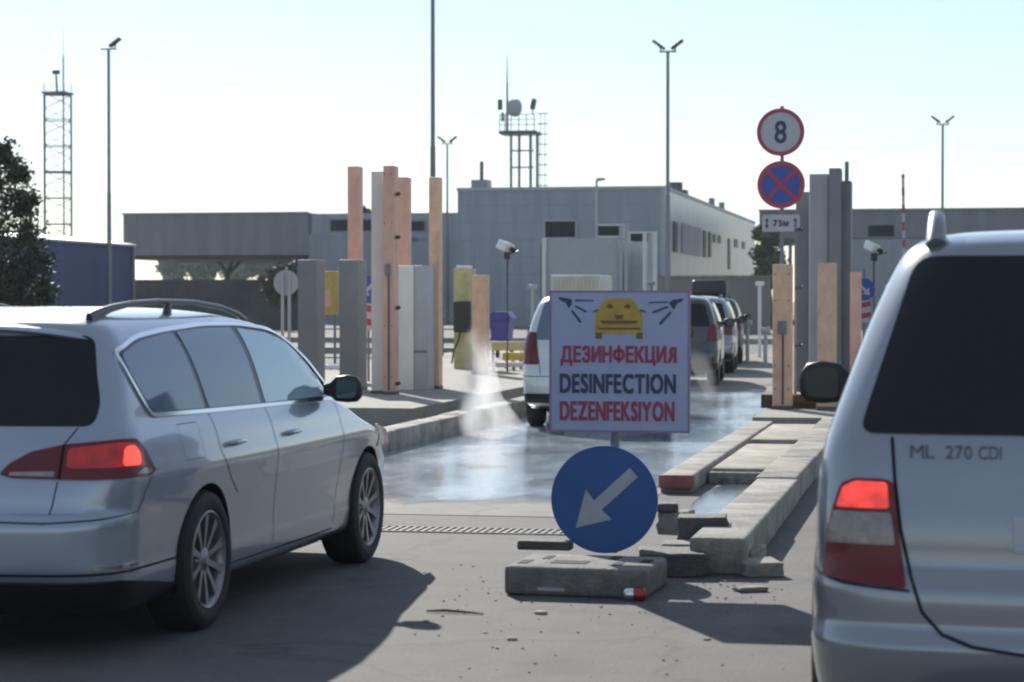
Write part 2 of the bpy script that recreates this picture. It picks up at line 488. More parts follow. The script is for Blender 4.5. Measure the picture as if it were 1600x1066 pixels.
    def build(self, name, m, parent=None, smooth=False, angle=None):
        bmesh.ops.recalc_face_normals(self.bm, faces=list(self.bm.faces))
        me = bpy.data.meshes.new(name)
        self.bm.to_mesh(me); self.bm.free()
        me.materials.append(M[m] if isinstance(m, str) else m)
        if smooth or angle:
            me.polygons.foreach_set('use_smooth', [True] * len(me.polygons))
            me.set_sharp_from_angle(angle=R(angle or 35))
        o = bpy.data.objects.new(name, me)
        COL.objects.link(o)
        if parent is not None: o.parent = parent
        return o

def thing(name, label, cat, loc=(0, 0, 0), rz=0, group=None):
    o = bpy.data.objects.new(name, None)
    o.empty_display_size = .2
    COL.objects.link(o)
    o.location = loc
    o.rotation_euler = (0, 0, rz)
    return tag(o, label, cat, group)
def tag(o, label, cat, group=None):
    o['label'] = label; o['category'] = cat
    if group: o['group'] = group
    return o
def struct(o, kind='structure'):
    o['kind'] = kind
    return o
KIDS = {}
def copy_tree(o, parent=None):
    c = o.copy(); COL.objects.link(c)
    c.parent = parent
    for ch in o.children: copy_tree(ch, c)
    return c

def glyph_mesh(ch):
    cu = bpy.data.curves.new('t', 'FONT')
    cu.body = ch; cu.size = 1; cu.extrude = .01
    ob = bpy.data.objects.new('t', cu); COL.objects.link(ob)
    dg = bpy.context.evaluated_depsgraph_get(); dg.update()
    me = bpy.data.meshes.new_from_object(ob.evaluated_get(dg))
    bpy.data.objects.remove(ob); bpy.data.curves.remove(cu)
    b = MB(); b.bm.from_mesh(me); bpy.data.meshes.remove(me)
    bmesh.ops.remove_doubles(b.bm, verts=list(b.bm.verts), dist=1e-5)
    return b

def text_mb(body, width, height, depth, bold=0.0):
    """lettering as a mesh in the XZ plane, centred, facing -Y, laid out glyph by glyph"""
    b = MB(); x = 0.0
    for ch in body:
        if ch == ' ': x += .3; continue
        if ch == '\u0424':          # an O with an upright through it
            g = glyph_mesh('O')
            for v in g.bm.verts: v.co.y = .36 + (v.co.y - .36) * .72
            xm = (min(v.co.x for v in g.bm.verts) + max(v.co.x for v in g.bm.verts)) / 2
            g.box(xm - .045, xm + .045, -.02, .74, -.012, .012)
        elif ch == '\u042f':        # a mirrored R
            g = glyph_mesh('R')
            for v in g.bm.verts: v.co.x = -v.co.x
        else:
            g = glyph_mesh(ch)
        x0 = min(v.co.x for v in g.bm.verts); x1 = max(v.co.x for v in g.bm.verts)
        bmesh.ops.translate(g.bm, verts=list(g.bm.verts), vec=(x - x0, 0, 0))
        x += (x1 - x0) + .10 + bold * 1.6
        b.merge(g)
    co = np.array([v.co for v in b.bm.verts])
    mn, mx = co.min(0), co.max(0)
    for v in b.bm.verts:
        xx = ((v.co.x - mn[0]) / (mx[0] - mn[0]) - .5) * (width - 2 * bold * height)
        zz = ((v.co.y - mn[1]) / (mx[1] - mn[1]) - .5) * (height - 2 * bold * height)
        v.co = (xx, -depth if v.co.z > 0 else 0, zz)
    if not bold: return b
    # heavier strokes: the outline repeated in a small ring, each copy a hair deeper
    out = MB(); e = bold * height
    base_ = bpy.data.meshes.new('t'); b.bm.to_mesh(base_); b.bm.free()
    for i, (dx, dz) in enumerate(((0, 0), (-1, -1), (1, -1), (-1, 1), (1, 1), (-1, 0), (1, 0))):
        c = MB(); c.bm.from_mesh(base_)
        for v in c.bm.verts: v.co += Vector((dx * e, i * .0002, dz * e))
        out.merge(c)
    bpy.data.meshes.remove(base_)
    return out

def disc_mb(r, y0, y1, n=64):
    return MB().prism([(r * math.cos(2 * math.pi * k / n), r * math.sin(2 * math.pi * k / n)) for k in range(n)], y0, y1)
def ring_mb(r0, r1, y0, y1, n=64):
    b = MB()
    c = lambda r, y: [b.bm.verts.new((r * math.cos(2 * math.pi * k / n), y, r * math.sin(2 * math.pi * k / n))) for k in range(n)]
    A, B, C, D = c(r0, y0), c(r1, y0), c(r1, y1), c(r0, y1)
    for k in range(n):
        j = (k + 1) % n
        for p, q in ((A, B), (B, C), (C, D), (D, A)):
            b.bm.faces.new((p[k], p[j], q[j], q[k]))
    return b
def at(mb, x=0, y=0, z=0):
    bmesh.ops.translate(mb.bm, verts=list(mb.bm.verts), vec=(x, y, z))
    return mb

# ================================================================== GROUND, ROAD, ISLANDS
b = MB(); b.box(-900, 900, -60, 2400, -1.0, 0.0)
struct(b.build('ground', 'earth'))
b = MB()
b.slab([(-60, -20), (60, -20), (60, 240), (-60, 240)], 0.001, 0.004)
struct(b.build('road', 'asphalt'))
# the lane between the kerbs is older, paler concrete
b = MB()
b.slab([(-5.6, 15.4), (-2.25, 15.4), (-2.25, 120), (-5.6, 120)], 0.004, 0.008)
struct(b.build('lane_pavement', 'lane'))

def blob(cx, cy, rx, ry, n=90, amp=.18, seed=0):
    rnd = random.Random(seed)
    ph = [(rnd.uniform(0, 6.28), rnd.uniform(.4, 1) / k, k) for k in range(2, 14)]
    out = []
    for i in range(n):
        t = 2 * math.pi * i / n
        q = 1 + amp * sum(a * math.sin(k * t + p) for p, a, k in ph)
        out.append((cx + rx * q * math.cos(t), cy + ry * q * math.sin(t)))
    return out
def sheet(poly, z, name, m):
    b = MB()
    vs = [b.bm.verts.new((x, y, z)) for x, y in poly]
    f = b.bm.faces.new(vs)
    bmesh.ops.triangulate(b.bm, faces=[f])
    return struct(b.build(name, m))
# water over the disinfection lane: near edge ragged at about 16 m
near = []
rnd = random.Random(3)
for i in range(44):
    t = i / 43
    x = -5.55 + t * 3.2
    near.append((x, 15.55 + .05 * math.sin(t * 7 + 1) + .12 * math.sin(t * 19) + rnd.uniform(-.06, .06) + .5 * max(0, .35 - t)))
far = [(-2.35 - i * 3.2 / 30, 38.5 + .6 * math.sin(i * .7) + rnd.uniform(-.3, .3)) for i in range(31)]
sheet(near + far, .012, 'water', 'wet')
sheet(blob(-1.72, 17.0, .20, 1.6, seed=5, amp=.12), .010, 'channel_water', 'wet2')
sheet(blob(-.3, 17.5, .62, 2.4, seed=8, amp=.2), .010, 'puddle', 'wet2')

# raised platforms behind the kerbs
b = MB(); b.slab([(-12.5, 26.5), (-6.45, 26.5), (-6.35, 60), (-12.5, 60)], 0.0, .21)
struct(b.build('pavement_island', 'paving'))
b = MB(); b.slab([(-2.25, 25.6), (-.95, 25.6), (-.95, 60), (-2.25, 60)], 0.0, .19)
struct(b.build('pavement_island', 'paving'))
# far kerb strips across the plaza
for (x0, x1, y0, y1, z, nm) in ((-30, -6.8, 62, 63.2, .18, 'kerb_strip'), (-40, -6, 78, 79, .2, 'kerb_strip'), (-1.0, 14, 66, 68, .16, 'kerb_strip')):
    b = MB(); b.slab([(x0, y0), (x1, y0), (x1, y1), (x0, y1)], 0, z)
    struct(b.build(nm, 'kerb'))

def kerb_row(x0, x1, y0, y1, h, step, m, label, jig=.006, seed=1, red=False):
    """a kerb of separate stones"""
    rn = random.Random(seed)
    t = thing('concrete_kerb', label, 'kerb', ((x0 + x1) / 2, y0, 0))
    y = 0
    k = 0
    while y < y1 - y0:
        L = min(step, y1 - y0 - y)
        b = MB()
        dx, dz = rn.uniform(-jig, jig), rn.uniform(-jig, jig)
        w2 = (x1 - x0) / 2
        b.bbox(-w2 + dx, w2 + dx, y + .006, y + L - .006, 0, h + dz, .022, 3)
        b.build('kerb_stone', 'redpaint' if (red and k == 0) else m, t, angle=40)
        y += L; k += 1
    return t
kerb_row(-5.78, -5.52, 1.0, 30.5, .22, 1.0, 'kerb', 'low concrete kerb running along the far side of the white estate car, left edge of the wet lane', seed=4)
kerb_row(-2.27, -2.01, 17.55, 25.6, .145, 2.7, 'kerb', 'concrete kerb with a faded red end stone, right edge of the wet lane', seed=5)
p_ = bpy.data.objects['concrete_kerb.001']; b = MB(); b.bbox(-.135, .14, -.045, .004, .045, .149, .006); b.build('red_end_plate', 'redpaint', p_, angle=40)
kerb_row(-1.44, -1.13, 12.35, 25.6, .20, 2.2, 'kerb2', 'broad weathered kerb with broken near end, left of the silver off-roader', seed=6, jig=.012)

# beige slabs lying in the channel between the two right kerbs
t = thing('channel_slab', 'beige concrete slab in the channel between the two right-hand kerbs, nearer one', 'slab', (-1.72, 18.6, 0), group='slabs in the channel')
b = MB(); b.bbox(-.25, .25, 0, 3.2, .0, .13, .02); b.build('slab_body', 'slab', t, angle=40)
b = MB(); b.bbox(-.27, .29, -.10, -.01, .0, .10, .012); b.build('slab_lip', 'rubble', t, angle=40)
t2 = thing('channel_slab', 'beige concrete slab in the channel just before the terracotta pillars', 'slab', (-1.72, 22.3, 0), group='slabs in the channel')
b = MB(); b.bbox(-.26, .26, 0, 2.8, .0, .145, .02); b.build('slab_body', 'slab', t2, angle=40)

# drain grate across the lane mouth
t = thing('drain_grate', 'narrow cast drain grate let into the asphalt across the mouth of the lane', 'drain grate', (-4.2, 14.4, 0.004))
b = MB(); b.box(-1.9, 1.9, -.17, -.14, 0, .008); b.box(-1.9, 1.9, .14, .17, 0, .008); b.build('grate_frame', 'rubble', t)
b = MB()
for i in range(76):
    x = -1.88 + i * .05
    b.box(x, x + .024, -.138, .138, 0, .007)
b.build('grate_bars', 'rubber3', t)

# ================================================================== SIGN STAND IN THE MIDDLE
SP = G(957, 893)                     # where the post stands
SY = SP.y
def sgn_px(px): return X_at(px, SY)
ppm = FP / D_at(957, SY)
st = thing('sign_stand', 'square white disinfection notice on a grey post standing on a rubber base', 'sign', (SP.x, SY, 0))
cx = 968; cz = Z_at(968, 565, SY) ; W = 217 / ppm
ox = X_at(968, SY) - SP.x
b = MB(); b.tube((.0, .035, .1), (.0 + .02, .035, 1.5), .026, n=16); b.build('post', 'steel', st, smooth=True)
b = MB()
b.bbox(ox - W / 2, ox + W / 2, -.012, .008, cz - W / 2, cz + W / 2, .004)
b.build('board', 'board', st)
bm_ = MB()
e = .008
for (a0, a1, c0, c1) in ((-W/2-e, W/2+e, W/2, W/2+e), (-W/2-e, W/2+e, -W/2-e, -W/2), (-W/2-e, -W/2, -W/2, W/2), (W/2, W/2+e, -W/2, W/2)):
    bm_.box(ox + a0, ox + a1, -.016, .012, cz + c0, cz + c1)
bm_.build('board_edge', 'boardedge', st)
brd = bpy.data.objects['board']
def bxz(px, py):
    return ox + (px - cx) / ppm, cz - (py - 565) / ppm
for body, y0, y1, m_, x0, x1 in (('ДЕЗИНФЕКЦИЯ', 540, 572, 'letterred', 875, 1058), ('DESINFECTION', 584, 615, 'letterdark', 874, 1057), ('DEZENFEKSIYON', 627, 658, 'letterred', 874, 1055)):
    x, z = bxz((x0 + x1) / 2, (y0 + y1) / 2)
    at(text_mb(body, (x1 - x0) / ppm, (y1 - y0) / ppm, .003, .034), x, -.0125, z).build('lettering', m_, brd)
# printed car, seen head on, with two spray nozzles
def poly_px(pts, y0=-.0145, y1=-.012):
    return MB().prism([bxz(px, py) for px, py in pts], y0, y1)
pic = poly_px([(931,500),(930,522),(1004,522),(1005,500),(1003,487),(999,484),(992,471),(985,466),(950,466),(942,471),(936,484),(932,487)])
pic.build('printed_car', 'caryellow', brd)
pc = poly_px([(940,482),(947,471),(952,469),(984,469),(988,472),(994,482)], -.016, -.0146)
pc.build('printed_windscreen', mat('printed_gold', (.46, .30, .05), .5), brd)
b = MB()
for q in ([(948,478),(954,474),(960,480),(952,483)], [(975,480),(981,474),(987,478),(984,483)], [(938,501),(998,501),(994,506),(942,506)],
          [(934,512),(1002,512),(1001,515),(935,515)], [(931,520),(941,520),(941,529),(931,529)], [(995,520),(1005,520),(1005,529),(995,529)],
          [(927,486),(935,483),(935,487),(927,488)], [(1001,483),(1010,486),(1010,488),(1001,487)], [(960,492),(976,492),(973,499),(963,499)]):
    b.merge(poly_px(q, -.0175, -.0148))
b.build('printed_details', 'carbrown', brd)
b = MB()
for q in ([(872,464),(884,466),(893,468),(893,476),(888,482),(883,473),(874,469)], [(898,468),(928,469),(928,471),(898,471)], [(899,477),(917,486),(916,489),(898,480)], [(894,484),(909,503),(906,505),(892,487)],
          [(1068,466),(1052,469),(1046,473),(1050,480),(1054,484),(1059,474),(1067,471)], [(1014,472),(1044,471),(1044,473),(1014,474)], [(1020,487),(1044,478),(1045,481),(1021,490)], [(1030,505),(1048,486),(1050,489),(1033,508)]):
    b.merge(poly_px(q))
b.build('printed_nozzles', 'letterdark', brd)
# round keep-left sign lower on the same post
kz = Z_at(946, 780, SY); kx = X_at(946, SY) - SP.x
rs = 83 / ppm
ks = thing('keep_left_sign', 'round blue sign with a grey-white arrow pointing down left, below the square notice', 'sign', (SP.x + kx, SY - .035, kz))
disc_mb(rs, -.004, .004).build('disc', 'signblue', ks)
ring_mb(rs - .004, rs + .004, -.007, .012).build('rim', 'signblue', ks)
def kp(px, py): return ((px - 946) / ppm, -(py - 780) / ppm)
MB().prism([kp(*p) for p in ((901,825),(917,765),(930,782),(986,730),(999,744),(942,796),(958,811))], -.0075, -.0042).build('arrow', 'arrow', ks)
b = MB(); b.box(-.03, .09, .006, .02, -.02, .02); b.build('clamp', 'steel', ks)

# rubber foot block of the sign
def footblock(px0, px1, pyb, h, depth, label, rz=0, m='rubber'):
    p0, p1 = G(px0, pyb), G(px1, pyb)
    L = p1.x - p0.x
    t = thing('ballast_block', label, 'base block', (p0.x, p0.y, .004), rz)
    b = MB(); b.bbox(0, L, 0, depth, 0, h, .028, 3)
    b.build('block_body', m, t, angle=40)
    b = MB()
    for (a0, a1, c0, c1) in ((.04, .10, .06, .12), (.13, .17, .16, .22), (.22, .42, .08, .13), (.50, .55, .18, .25), (.57, .62, .08, .13), (.70, .76, .14, .19)):
        b.box(a0 * L / .8, a1 * L / .8, c0 * 2.2, c1 * 2.2 + .02, h - .02, h + .003)
    b.build('recesses', 'underbody', t)
    b = MB()
    b.box(L * .24, L * .43, -.003, .02, h * .20, h * .30)
    b.build('front_slot', 'arrow', t)
    return t
footblock(787, 1018, 932, .15, .62, 'long grey rubber base block with holes on top, at the foot of the sign stand', R(-3), 'rubber2')
# rubble and spare blocks
def stone(px, pyb, w, d, h, label, seed, z=0.0, rz=0.0, m='rubble', name='concrete_block', cat='block'):
    rn = random.Random(seed)
    p = G(px, pyb, z)
    b = MB(); b.box(-w / 2, w / 2, 0, d, 0, h)
    bmesh.ops.subdivide_edges(b.bm, edges=list(b.bm.edges), cuts=4, use_grid_fill=True)
    for v in b.bm.verts:
        v.co += Vector((rn.uniform(-1, 1), rn.uniform(-1, 1), rn.uniform(-1, 1) if v.co.z > .01 else 0)) * min(w, d, h) * .022
    bmesh.ops.bevel(b.bm, geom=[e for e in b.bm.edges if e.calc_face_angle(0) > .9], offset=.008, segments=1, affect='EDGES')
    o = b.build(name, m, angle=28)
    o.location = (p.x, p.y, z + .004)
    o.rotation_euler = (0, 0, rz)
    return tag(o, label, cat)
stone(1098, 852, .285, .24, .155, 'dark square block propped upright beside the blue round sign', 11, z=.10, rz=.1, m='rubber')
stone(1047, 838, .16, .25, .14, 'small broken block between the blue sign and the dark square block', 12, z=.10, rz=-.2)
stone(1052, 905, .36, .40, .13, 'low broken slab right of the long rubber base, topped by other blocks', 13, rz=.15, m='rubber')
stone(1075, 872, .30, .25, .07, 'thin slab wedged under the dark square block', 19, z=.06, rz=.05)
stone(1130, 893, .34, .42, .11, 'flat broken slab lying before the end of the broad kerb', 14, rz=-.1)
stone(1196, 905, .22, .32, .08, 'broken lump of concrete at the near end of the broad kerb', 15, rz=.3)
stone(850, 862, .30, .10, .05, 'thin dark slat lying behind the rubber base', 16, z=.14, m='rubber', name='loose_slat', cat='slat')
stone(1180, 928, .16, .10, .025, 'flat chip of concrete on the asphalt beside the broken slabs', 17, rz=.5, name='concrete_chip', cat='chip')
stone(1045, 802, .13, .2, .05, 'upturned dark flake above the small broken block', 18, z=.24, rz=.4, m='rubber', name='loose_slat', cat='slat')
# grit and crumbs swept round the blocks and kerb end
rn = random.Random(77)
b = MB()
for i in range(300):
    if i < 230: px, py = rn.gauss(1010, 150), rn.gauss(925, 22)
    else: px, py = rn.uniform(560, 1250), rn.uniform(880, 1062)
    if py < 872: continue
    q = G(px, py); s_ = rn.uniform(.002, .008) * (1.5 if rn.random() < .08 else 1)
    vs = bmesh.ops.create_icosphere(b.bm, subdivisions=1, radius=s_)['verts']
    for v in vs: v.co = Vector((q.x + v.co.x * rn.uniform(.7, 1.4), q.y + v.co.y * rn.uniform(.7, 1.4), .004 + s_ * .3 + v.co.z * .6))
struct(b.build('gravel', 'rubble'), 'stuff')
# litter
rn = random.Random(21)
for k, (px, py, s, lab) in enumerate(((846, 962, .026, 'pale pebble on the asphalt in front of the rubber base'), (800, 1003, .02, 'pale pebble on open asphalt, lower one near the car shadow'), (665, 975, .016, 'pale pebble at the edge of the car shadow'),
                       (1105, 1003, .014, 'small pebble on the asphalt near the silver off-roader'), (758, 992, .010, 'tiny pebble left of the lower pale one'))):
    p = G(px, py)
    b = MB(); bmesh.ops.create_icosphere(b.bm, subdivisions=2, radius=s)
    for v in b.bm.verts: v.co = Vector((v.co.x * 1.3, v.co.y, v.co.z * .45)) * rn.uniform(.85, 1.15)
    o = b.build('pebble', 'slab', smooth=True); o.location = (p.x, p.y, .004 + s * .3)
    tag(o, lab, 'pebble', 'pebbles on the asphalt')
p = G(710, 961)
b = MB(); b.path([(-.14, .0, .012), (-.05, .01, .016), (.05, -.005, .014), (.15, -.03, .010)], [.004, .007, .006, .003], 8)
o = b.build('twig', 'bark', smooth=True); o.location = (p.x, p.y, 0.0)
tag(o, 'short dark twig lying on the asphalt by the car shadow', 'twig')
# crushed can, lying on its side
p = G(990, 941)
can = thing('drink_can', 'crushed red and silver drink can lying in front of the rubber base', 'drink can', (p.x - .05, p.y, .036), R(6))
b = MB(); b.lathe_x([(.0, 0), (.0, .022), (.004, .026), (.012, .032), (.045, .033), (.05, .033)], 28); b.build('can_end', 'canmetal', can, smooth=True)
b = MB(); b.lathe_x([(.0502, .0335), (.085, .034), (.105, .033), (.112, .026), (.114, .0)], 28)
for v in b.bm.verts:
    if .055 < v.co.x < .1 and v.co.z > 0: v.co.z *= .8
b.build('can_body', 'canred', can, smooth=True)

# ================================================================== PILLARS AND PANELS BESIDE THE LANE
def pillar(px0, px1, pyt, Y, label, m='terra', z0=.2, depth=.28, name='pillar', cap=True, lit=None, group=None, cat='pillar', fit=False):
    x0, x1 = X_at(px0, Y), X_at(px1, Y)
    z1 = Z_at((px0 + px1) / 2, pyt, Y)
    t = thing(name, label, cat, ((x0 + x1) / 2, Y, z0), group=group)
    wd = (x1 - x0) / 2
    b = MB(); b.bbox(-wd, wd, 0, depth, 0, z1 - z0, .012, 2); b.build('shaft', m, t, angle=40)
    if cap:
        b = MB(); b.bbox(-wd - .008, wd + .008, -.008, depth + .008, 0, .045, .006); b.build('foot_plate', 'darksteel', t, angle=40)
    if fit:
        zb_ = z1 - z0
        b = MB(); b.bbox(-wd * .45, wd * .45, -.05, -.002, zb_ * .52, zb_ * .52 + .16, .008); b.build('junction_box', 'greyp', t, angle=40)
        b = MB(); b.tube((wd * .1, -.016, .06), (wd * .1, -.016, zb_ * .52), .011, n=8); b.build('conduit', 'darksteel', t, smooth=True)
        b = MB()
        for zz in (.25, zb_ * .3, zb_ * .75, zb_ - .12):
            for xx in (-wd * .7, wd * .7): b.tube((xx, -.010, zz), (xx, .0, zz), .010, n=6)
        b.build('bolts', 'darksteel', t)
    if lit:
        b = MB(); b.box(-wd - .006, -wd, .02, depth - .02, .06, z1 - z0 - .02); b.build('side_strip', lit, t)
    return t
YL = G(607, 617, .21).y
pillar(580, 598, 268, YL + .3, 'tall cream slab joined to the left side of the tallest terracotta pillar', 'cream', .21, .5, name='tall_slab', cat='slab')
pillar(598.6, 615, 259, YL, 'tallest terracotta pillar on the left island, beside the cream slab', 'terra', .21, .3, fit=True)
pillar(543, 560, 260, YL + 4.2, 'terracotta pillar rising behind the dark grey cabinet', 'terra', .21, .3)
pillar(620.5, 636, 277, YL + 3.2, 'terracotta pillar half hidden by the white panel', 'terra', .21, .3)
pillar(670, 686, 277, G(678, 608, .21).y, 'slim orange pillar right of the white panel, a lamp mast rising behind it', 'orange', .21, .24)
pillar(738, 760.5, 430, G(750, 585, .21).y, 'short terracotta pillar in front of the yellow cabinet', 'orange', .21, .26)
pillar(465, 494, 406, YL + 2.5, 'broad dark grey cabinet nearest the white car\'s windscreen', 'greyp', .21, .5, name='grey_cabinet', cat='cabinet')
pillar(530, 559.5, 406, YL + 1.2, 'dark grey cabinet left of the cream slab', 'greyp', .21, .5, name='grey_cabinet', cat='cabinet')
# white panel, two tones
YP = YL + 1.6
t = thing('equipment_panel', 'wide white and grey equipment panel between two tall pillars', 'panel', (X_at(622, YP), YP, .21))
wA, wB, wC = X_at(622, YP), X_at(646, YP), X_at(668, YP)
zt = Z_at(645, 415, YP) - .21
b = MB(); b.bbox(0, wB - wA, 0, .45, 0, zt, .01); b.build('front_panel', 'whitep', t, angle=40)
b = MB(); b.bbox(wB - wA + .004, wC - wA, .03, .45, 0, zt, .01); b.build('door_panel', 'ltgrey', t, angle=40)
b = MB(); b.box(wB - wA + .01, wC - wA - .01, .018, .029, zt * .30, zt * .32); b.build('door_seam', 'greyp', t)
# spray nozzle bars on the tall pillars
def nozzle_rig(px, pys, Y, label):
    x = X_at(px, Y)
    t = thing('nozzle_pipe', label, 'nozzle pipe', (x, Y, .21))
    b = MB(); b.tube((0, 0, 0), (0, 0, Z_at(px, pys[0] - 14, Y) - .21), .016, n=10); b.build('pipe', 'steel', t, smooth=True)
    for py in pys:
        z = Z_at(px, py, Y) - .21
        b = MB(); b.tube((0, -.01, z), (.07, -.10, z + .01), .02, .03, n=10); b.tube((.07, -.10, z + .01), (.10, -.14, z + .012), .014, n=8)
        b.build('nozzle', 'darksteel', t, smooth=True)
    return t
nozzle_rig(618, (305, 372, 482, 600), YL + .2, 'upright pipe with four spray nozzles beside the tallest terracotta pillar')
nozzle_rig(1243, (360, 450, 540), G(1222, 640, .19).y + .5, 'upright pipe with three spray nozzles behind the nearest right pillar')

YR = G(1222, 640, .19).y
pillar(1207, 1237, 413, YR, 'orange-brown pillar carrying the round traffic signs\' post behind it', 'orange', .19, .22, fit=True)
pillar(1278, 1306, 411, YR - .1, 'orange-brown pillar behind the black wing mirror of the silver off-roader', 'orange', .19, .22)
pillar(1328, 1345, 425, YR + 4, 'narrow terracotta pillar beside the small blue and striped signs', 'terra', .19, .22)
# timber sleeper under the right pillars
t = thing('timber_sleeper', 'dark timber sleeper lying across behind the right pillars', 'timber', (X_at(1189, YR + .3), YR + .3, .19))
b = MB(); b.bbox(0, X_at(1292, YR + .3) - X_at(1189, YR + .3), 0, .25, 0, .17, .015); b.build('beam', mat('dark_timber', (.08, .06, .045), .85, noise=.4, nscale=9), t, angle=40)
b = MB(); b.bbox(1.0 * (X_at(1279, YR) - X_at(1189, YR)), X_at(1312, YR) - X_at(1189, YR), -.35, -.05, -.02, .12, .012); b.build('beige_wedge', 'slab', t, angle=40)

# tall portal panels at right
YT = YR + 4.8
def panel(px0, px1, pyt, Y, depth, m, parent, name):
    x0, x1 = X_at(px0, Y), X_at(px1, Y)
    z1 = Z_at((px0 + px1) / 2, pyt, Y)
    b = MB(); b.bbox(x0 - parent.location.x, x1 - parent.location.x, Y - parent.location.y, Y - parent.location.y + depth, 0, z1 - parent.location.z, .01)
    return b.build(name, m, parent, angle=40)
t = thing('portal_wall', 'tall grey ribbed disinfection portal wall behind the right-hand pillars', 'wall', (X_at(1290, YT), YT, .19))
panel(1264, 1294, 272, YT, .5, 'ltgrey', t, 'ribbed_panel')  # lighter grey puts the sunlit face into the colour
x0, x1 = X_at(1264, YT) - t.location.x, X_at(1294, YT) - t.location.x
zt = Z_at(1280, 276, YT) - .19
b = MB()
for i in range(6):
    x = x0 + .02 + i * (x1 - x0 - .05) / 5.2
    b.box(x, x + .014, -.016, -.002, .0, zt)
b.build('ribs', 'ltgrey', t)
panel(1294.5, 1313, 263, YT - .1, .5, 'greyp', t, 'corner_post')
panel(1313.5, 1329, 283, YT + .2, .5, 'greyp', t, 'rear_panel')
panel(1243, 1263.5, 300, YT + .6, .5, 'greyp', t, 'side_panel')  # darker grey puts the shade on this strip into the colour
b = MB(); xx = X_at(1322.5, YT + .4) - t.location.x; b.tube((xx, .4, 3.0), (xx, .4, Z_at(1322, 253, YT + .4) - .19), .03, n=10); b.build('stub_pipe', 'steel', t, smooth=True)

# ================================================================== TRAFFIC SIGNS
YS = 28.3
s8 = thing('traffic_sign_post', 'steel post with a round speed-limit 8 sign above a no-stopping sign', 'traffic sign', (X_at(1221, YS), YS, .19))
b = MB(); b.tube((0, .05, 0), (0, .05, Z_at(1220, 166, YS) - .19), .024, n=14); b.build('post', 'steel', s8, smooth=True)
rr = 37 / (FP / D_at(1220, YS))
def rsign(px, py, ring_w):
    return X_at(px, YS) - X_at(1221, YS), Z_at(px, py, YS) - .19
x, z = rsign(1219, 207, 0)
dsk = at(disc_mb(rr - .005, -.004, .006), x, 0, z).build('limit_disc', 'signwhite', s8)
at(ring_mb(rr * .83, rr, -.010, .012), x, 0, z).build('limit_ring', 'signred', dsk)
at(text_mb('8', rr * .50, rr * .95, .004, .02), x, -.0045, z).build('limit_number', 'letterdark', dsk)
x, z = rsign(1220, 289, 0)
dsk = at(disc_mb(rr - .005, -.004, .006), x, 0, z).build('no_stopping_disc', 'signblue2', s8)
at(ring_mb(rr * .80, rr, -.012, .012), x, 0, z).build('no_stopping_ring', 'signred', dsk)
b = MB()
for a in (45, -45):
    b.box(-rr * .82, rr * .82, -.0095 + (.0008 if a > 0 else 0), -.0045, -rr * .085, rr * .085, rot=Matrix.Rotation(R(a), 3, 'Y'))
at(b, x, 0, z).build('no_stopping_cross', 'signred', dsk)
x, z = rsign(1220, 349, 0)
k = D_at(1220, YS) / FP
pl = MB(); pl.bbox(x - 29 * k, x + 29 * k, -.006, .004, z - 13 * k, z + 13 * k, .003); pl = pl.build('distance_plate', 'signwhite', s8)
at(text_mb('75м', 24 * k, 10 * k, .004, .04), x, -.0065, z).build('plate_number', 'letterdark', pl)
b = MB()
for sx in (-22, 22):
    X = x + sx * k
    for sg in (1, -1):
        b.prism([(X - 3 * k, z + sg * 3 * k), (X + 3 * k, z + sg * 3 * k), (X, z + sg * 9 * k)], -.0105, -.0065)
    b.box(X - k, X + k, -.0105, -.0065, z - 2.9 * k, z + 2.9 * k)
b.build('plate_arrows', 'letterdark', pl)

def guide_sign(px, pyc, Y, r_px, label, hide=0, flip=1):
    k = D_at(px, Y) / FP
    z = Z_at(px, pyc, Y)
    t = thing('island_marker', label, 'road marker', (X_at(px, Y), Y, .1))
    b = MB(); b.tube((0, .03, 0), (0, .03, z + .2), .022, n=10); b.build('post', 'steel', t, smooth=True)
    d = at(disc_mb(r_px * k, -.004, .004), 0, 0, z - .1).build('blue_disc', 'signblue2', t)
    pts = [(-.55 * flip, -.55), (-.45 * flip, .15), (-.22 * flip, -.05), (.42 * flip, .58), (.6 * flip, .42), (-.05 * flip, -.22), (.15 * flip, -.45)]
    at(MB().prism([(a * r_px * k, c * r_px * k) for a, c in pts], -.008, -.0045), 0, 0, z - .1).build('disc_arrow', 'signwhite', d)
    bw = r_px * k * .62
    zb0, zb1 = z - .1 - r_px * k * 3.05, z - .1 - r_px * k * 1.08
    bd = MB(); bd.box(-bw, bw, -.004, .006, zb0, zb1); bd = bd.build('striped_board', 'signwhite', t)
    b = MB()
    hgt = (zb1 - zb0) / 4
    for i in range(2):
        zz = zb0 + hgt * (2 * i + .5)
        b.prism([(-bw, zz + (.55 * hgt if flip > 0 else 0)), (bw, zz + (0 if flip > 0 else .55 * hgt)), (bw, zz + hgt * (1 if flip > 0 else 1.5)), (-bw, zz + hgt * (1.5 if flip > 0 else 1))], -.0075, -.0045)
    b.build('red_stripes', 'signred', bd)
    return t
guide_sign(575, 452, YL + 5, 21, 'blue arrow sign over a red and white striped board, half behind the cream slab')
guide_sign(1350, 452, YR + 6, 17, 'blue arrow sign over a red and white striped board, beside the narrow terracotta pillar', flip=-1)

# back of a round sign, left
Yb = 36
t = thing('reversed_sign', 'plain grey back of a round sign on twin posts, left of the dark cabinets', 'sign', (X_at(447, Yb), Yb, 0))
k = D_at(447, Yb) / FP
at(disc_mb(20 * k, -.006, .004), 0, .0, Z_at(447, 442, Yb)).build('disc', 'ltgrey', t)
b = MB()
for sx in (-5, 6): b.tube((sx * k, -.03, 0), (sx * k, -.03, Z_at(447, 424, Yb)), .028, n=10)
b.build('posts', 'ltgrey', t, smooth=True)

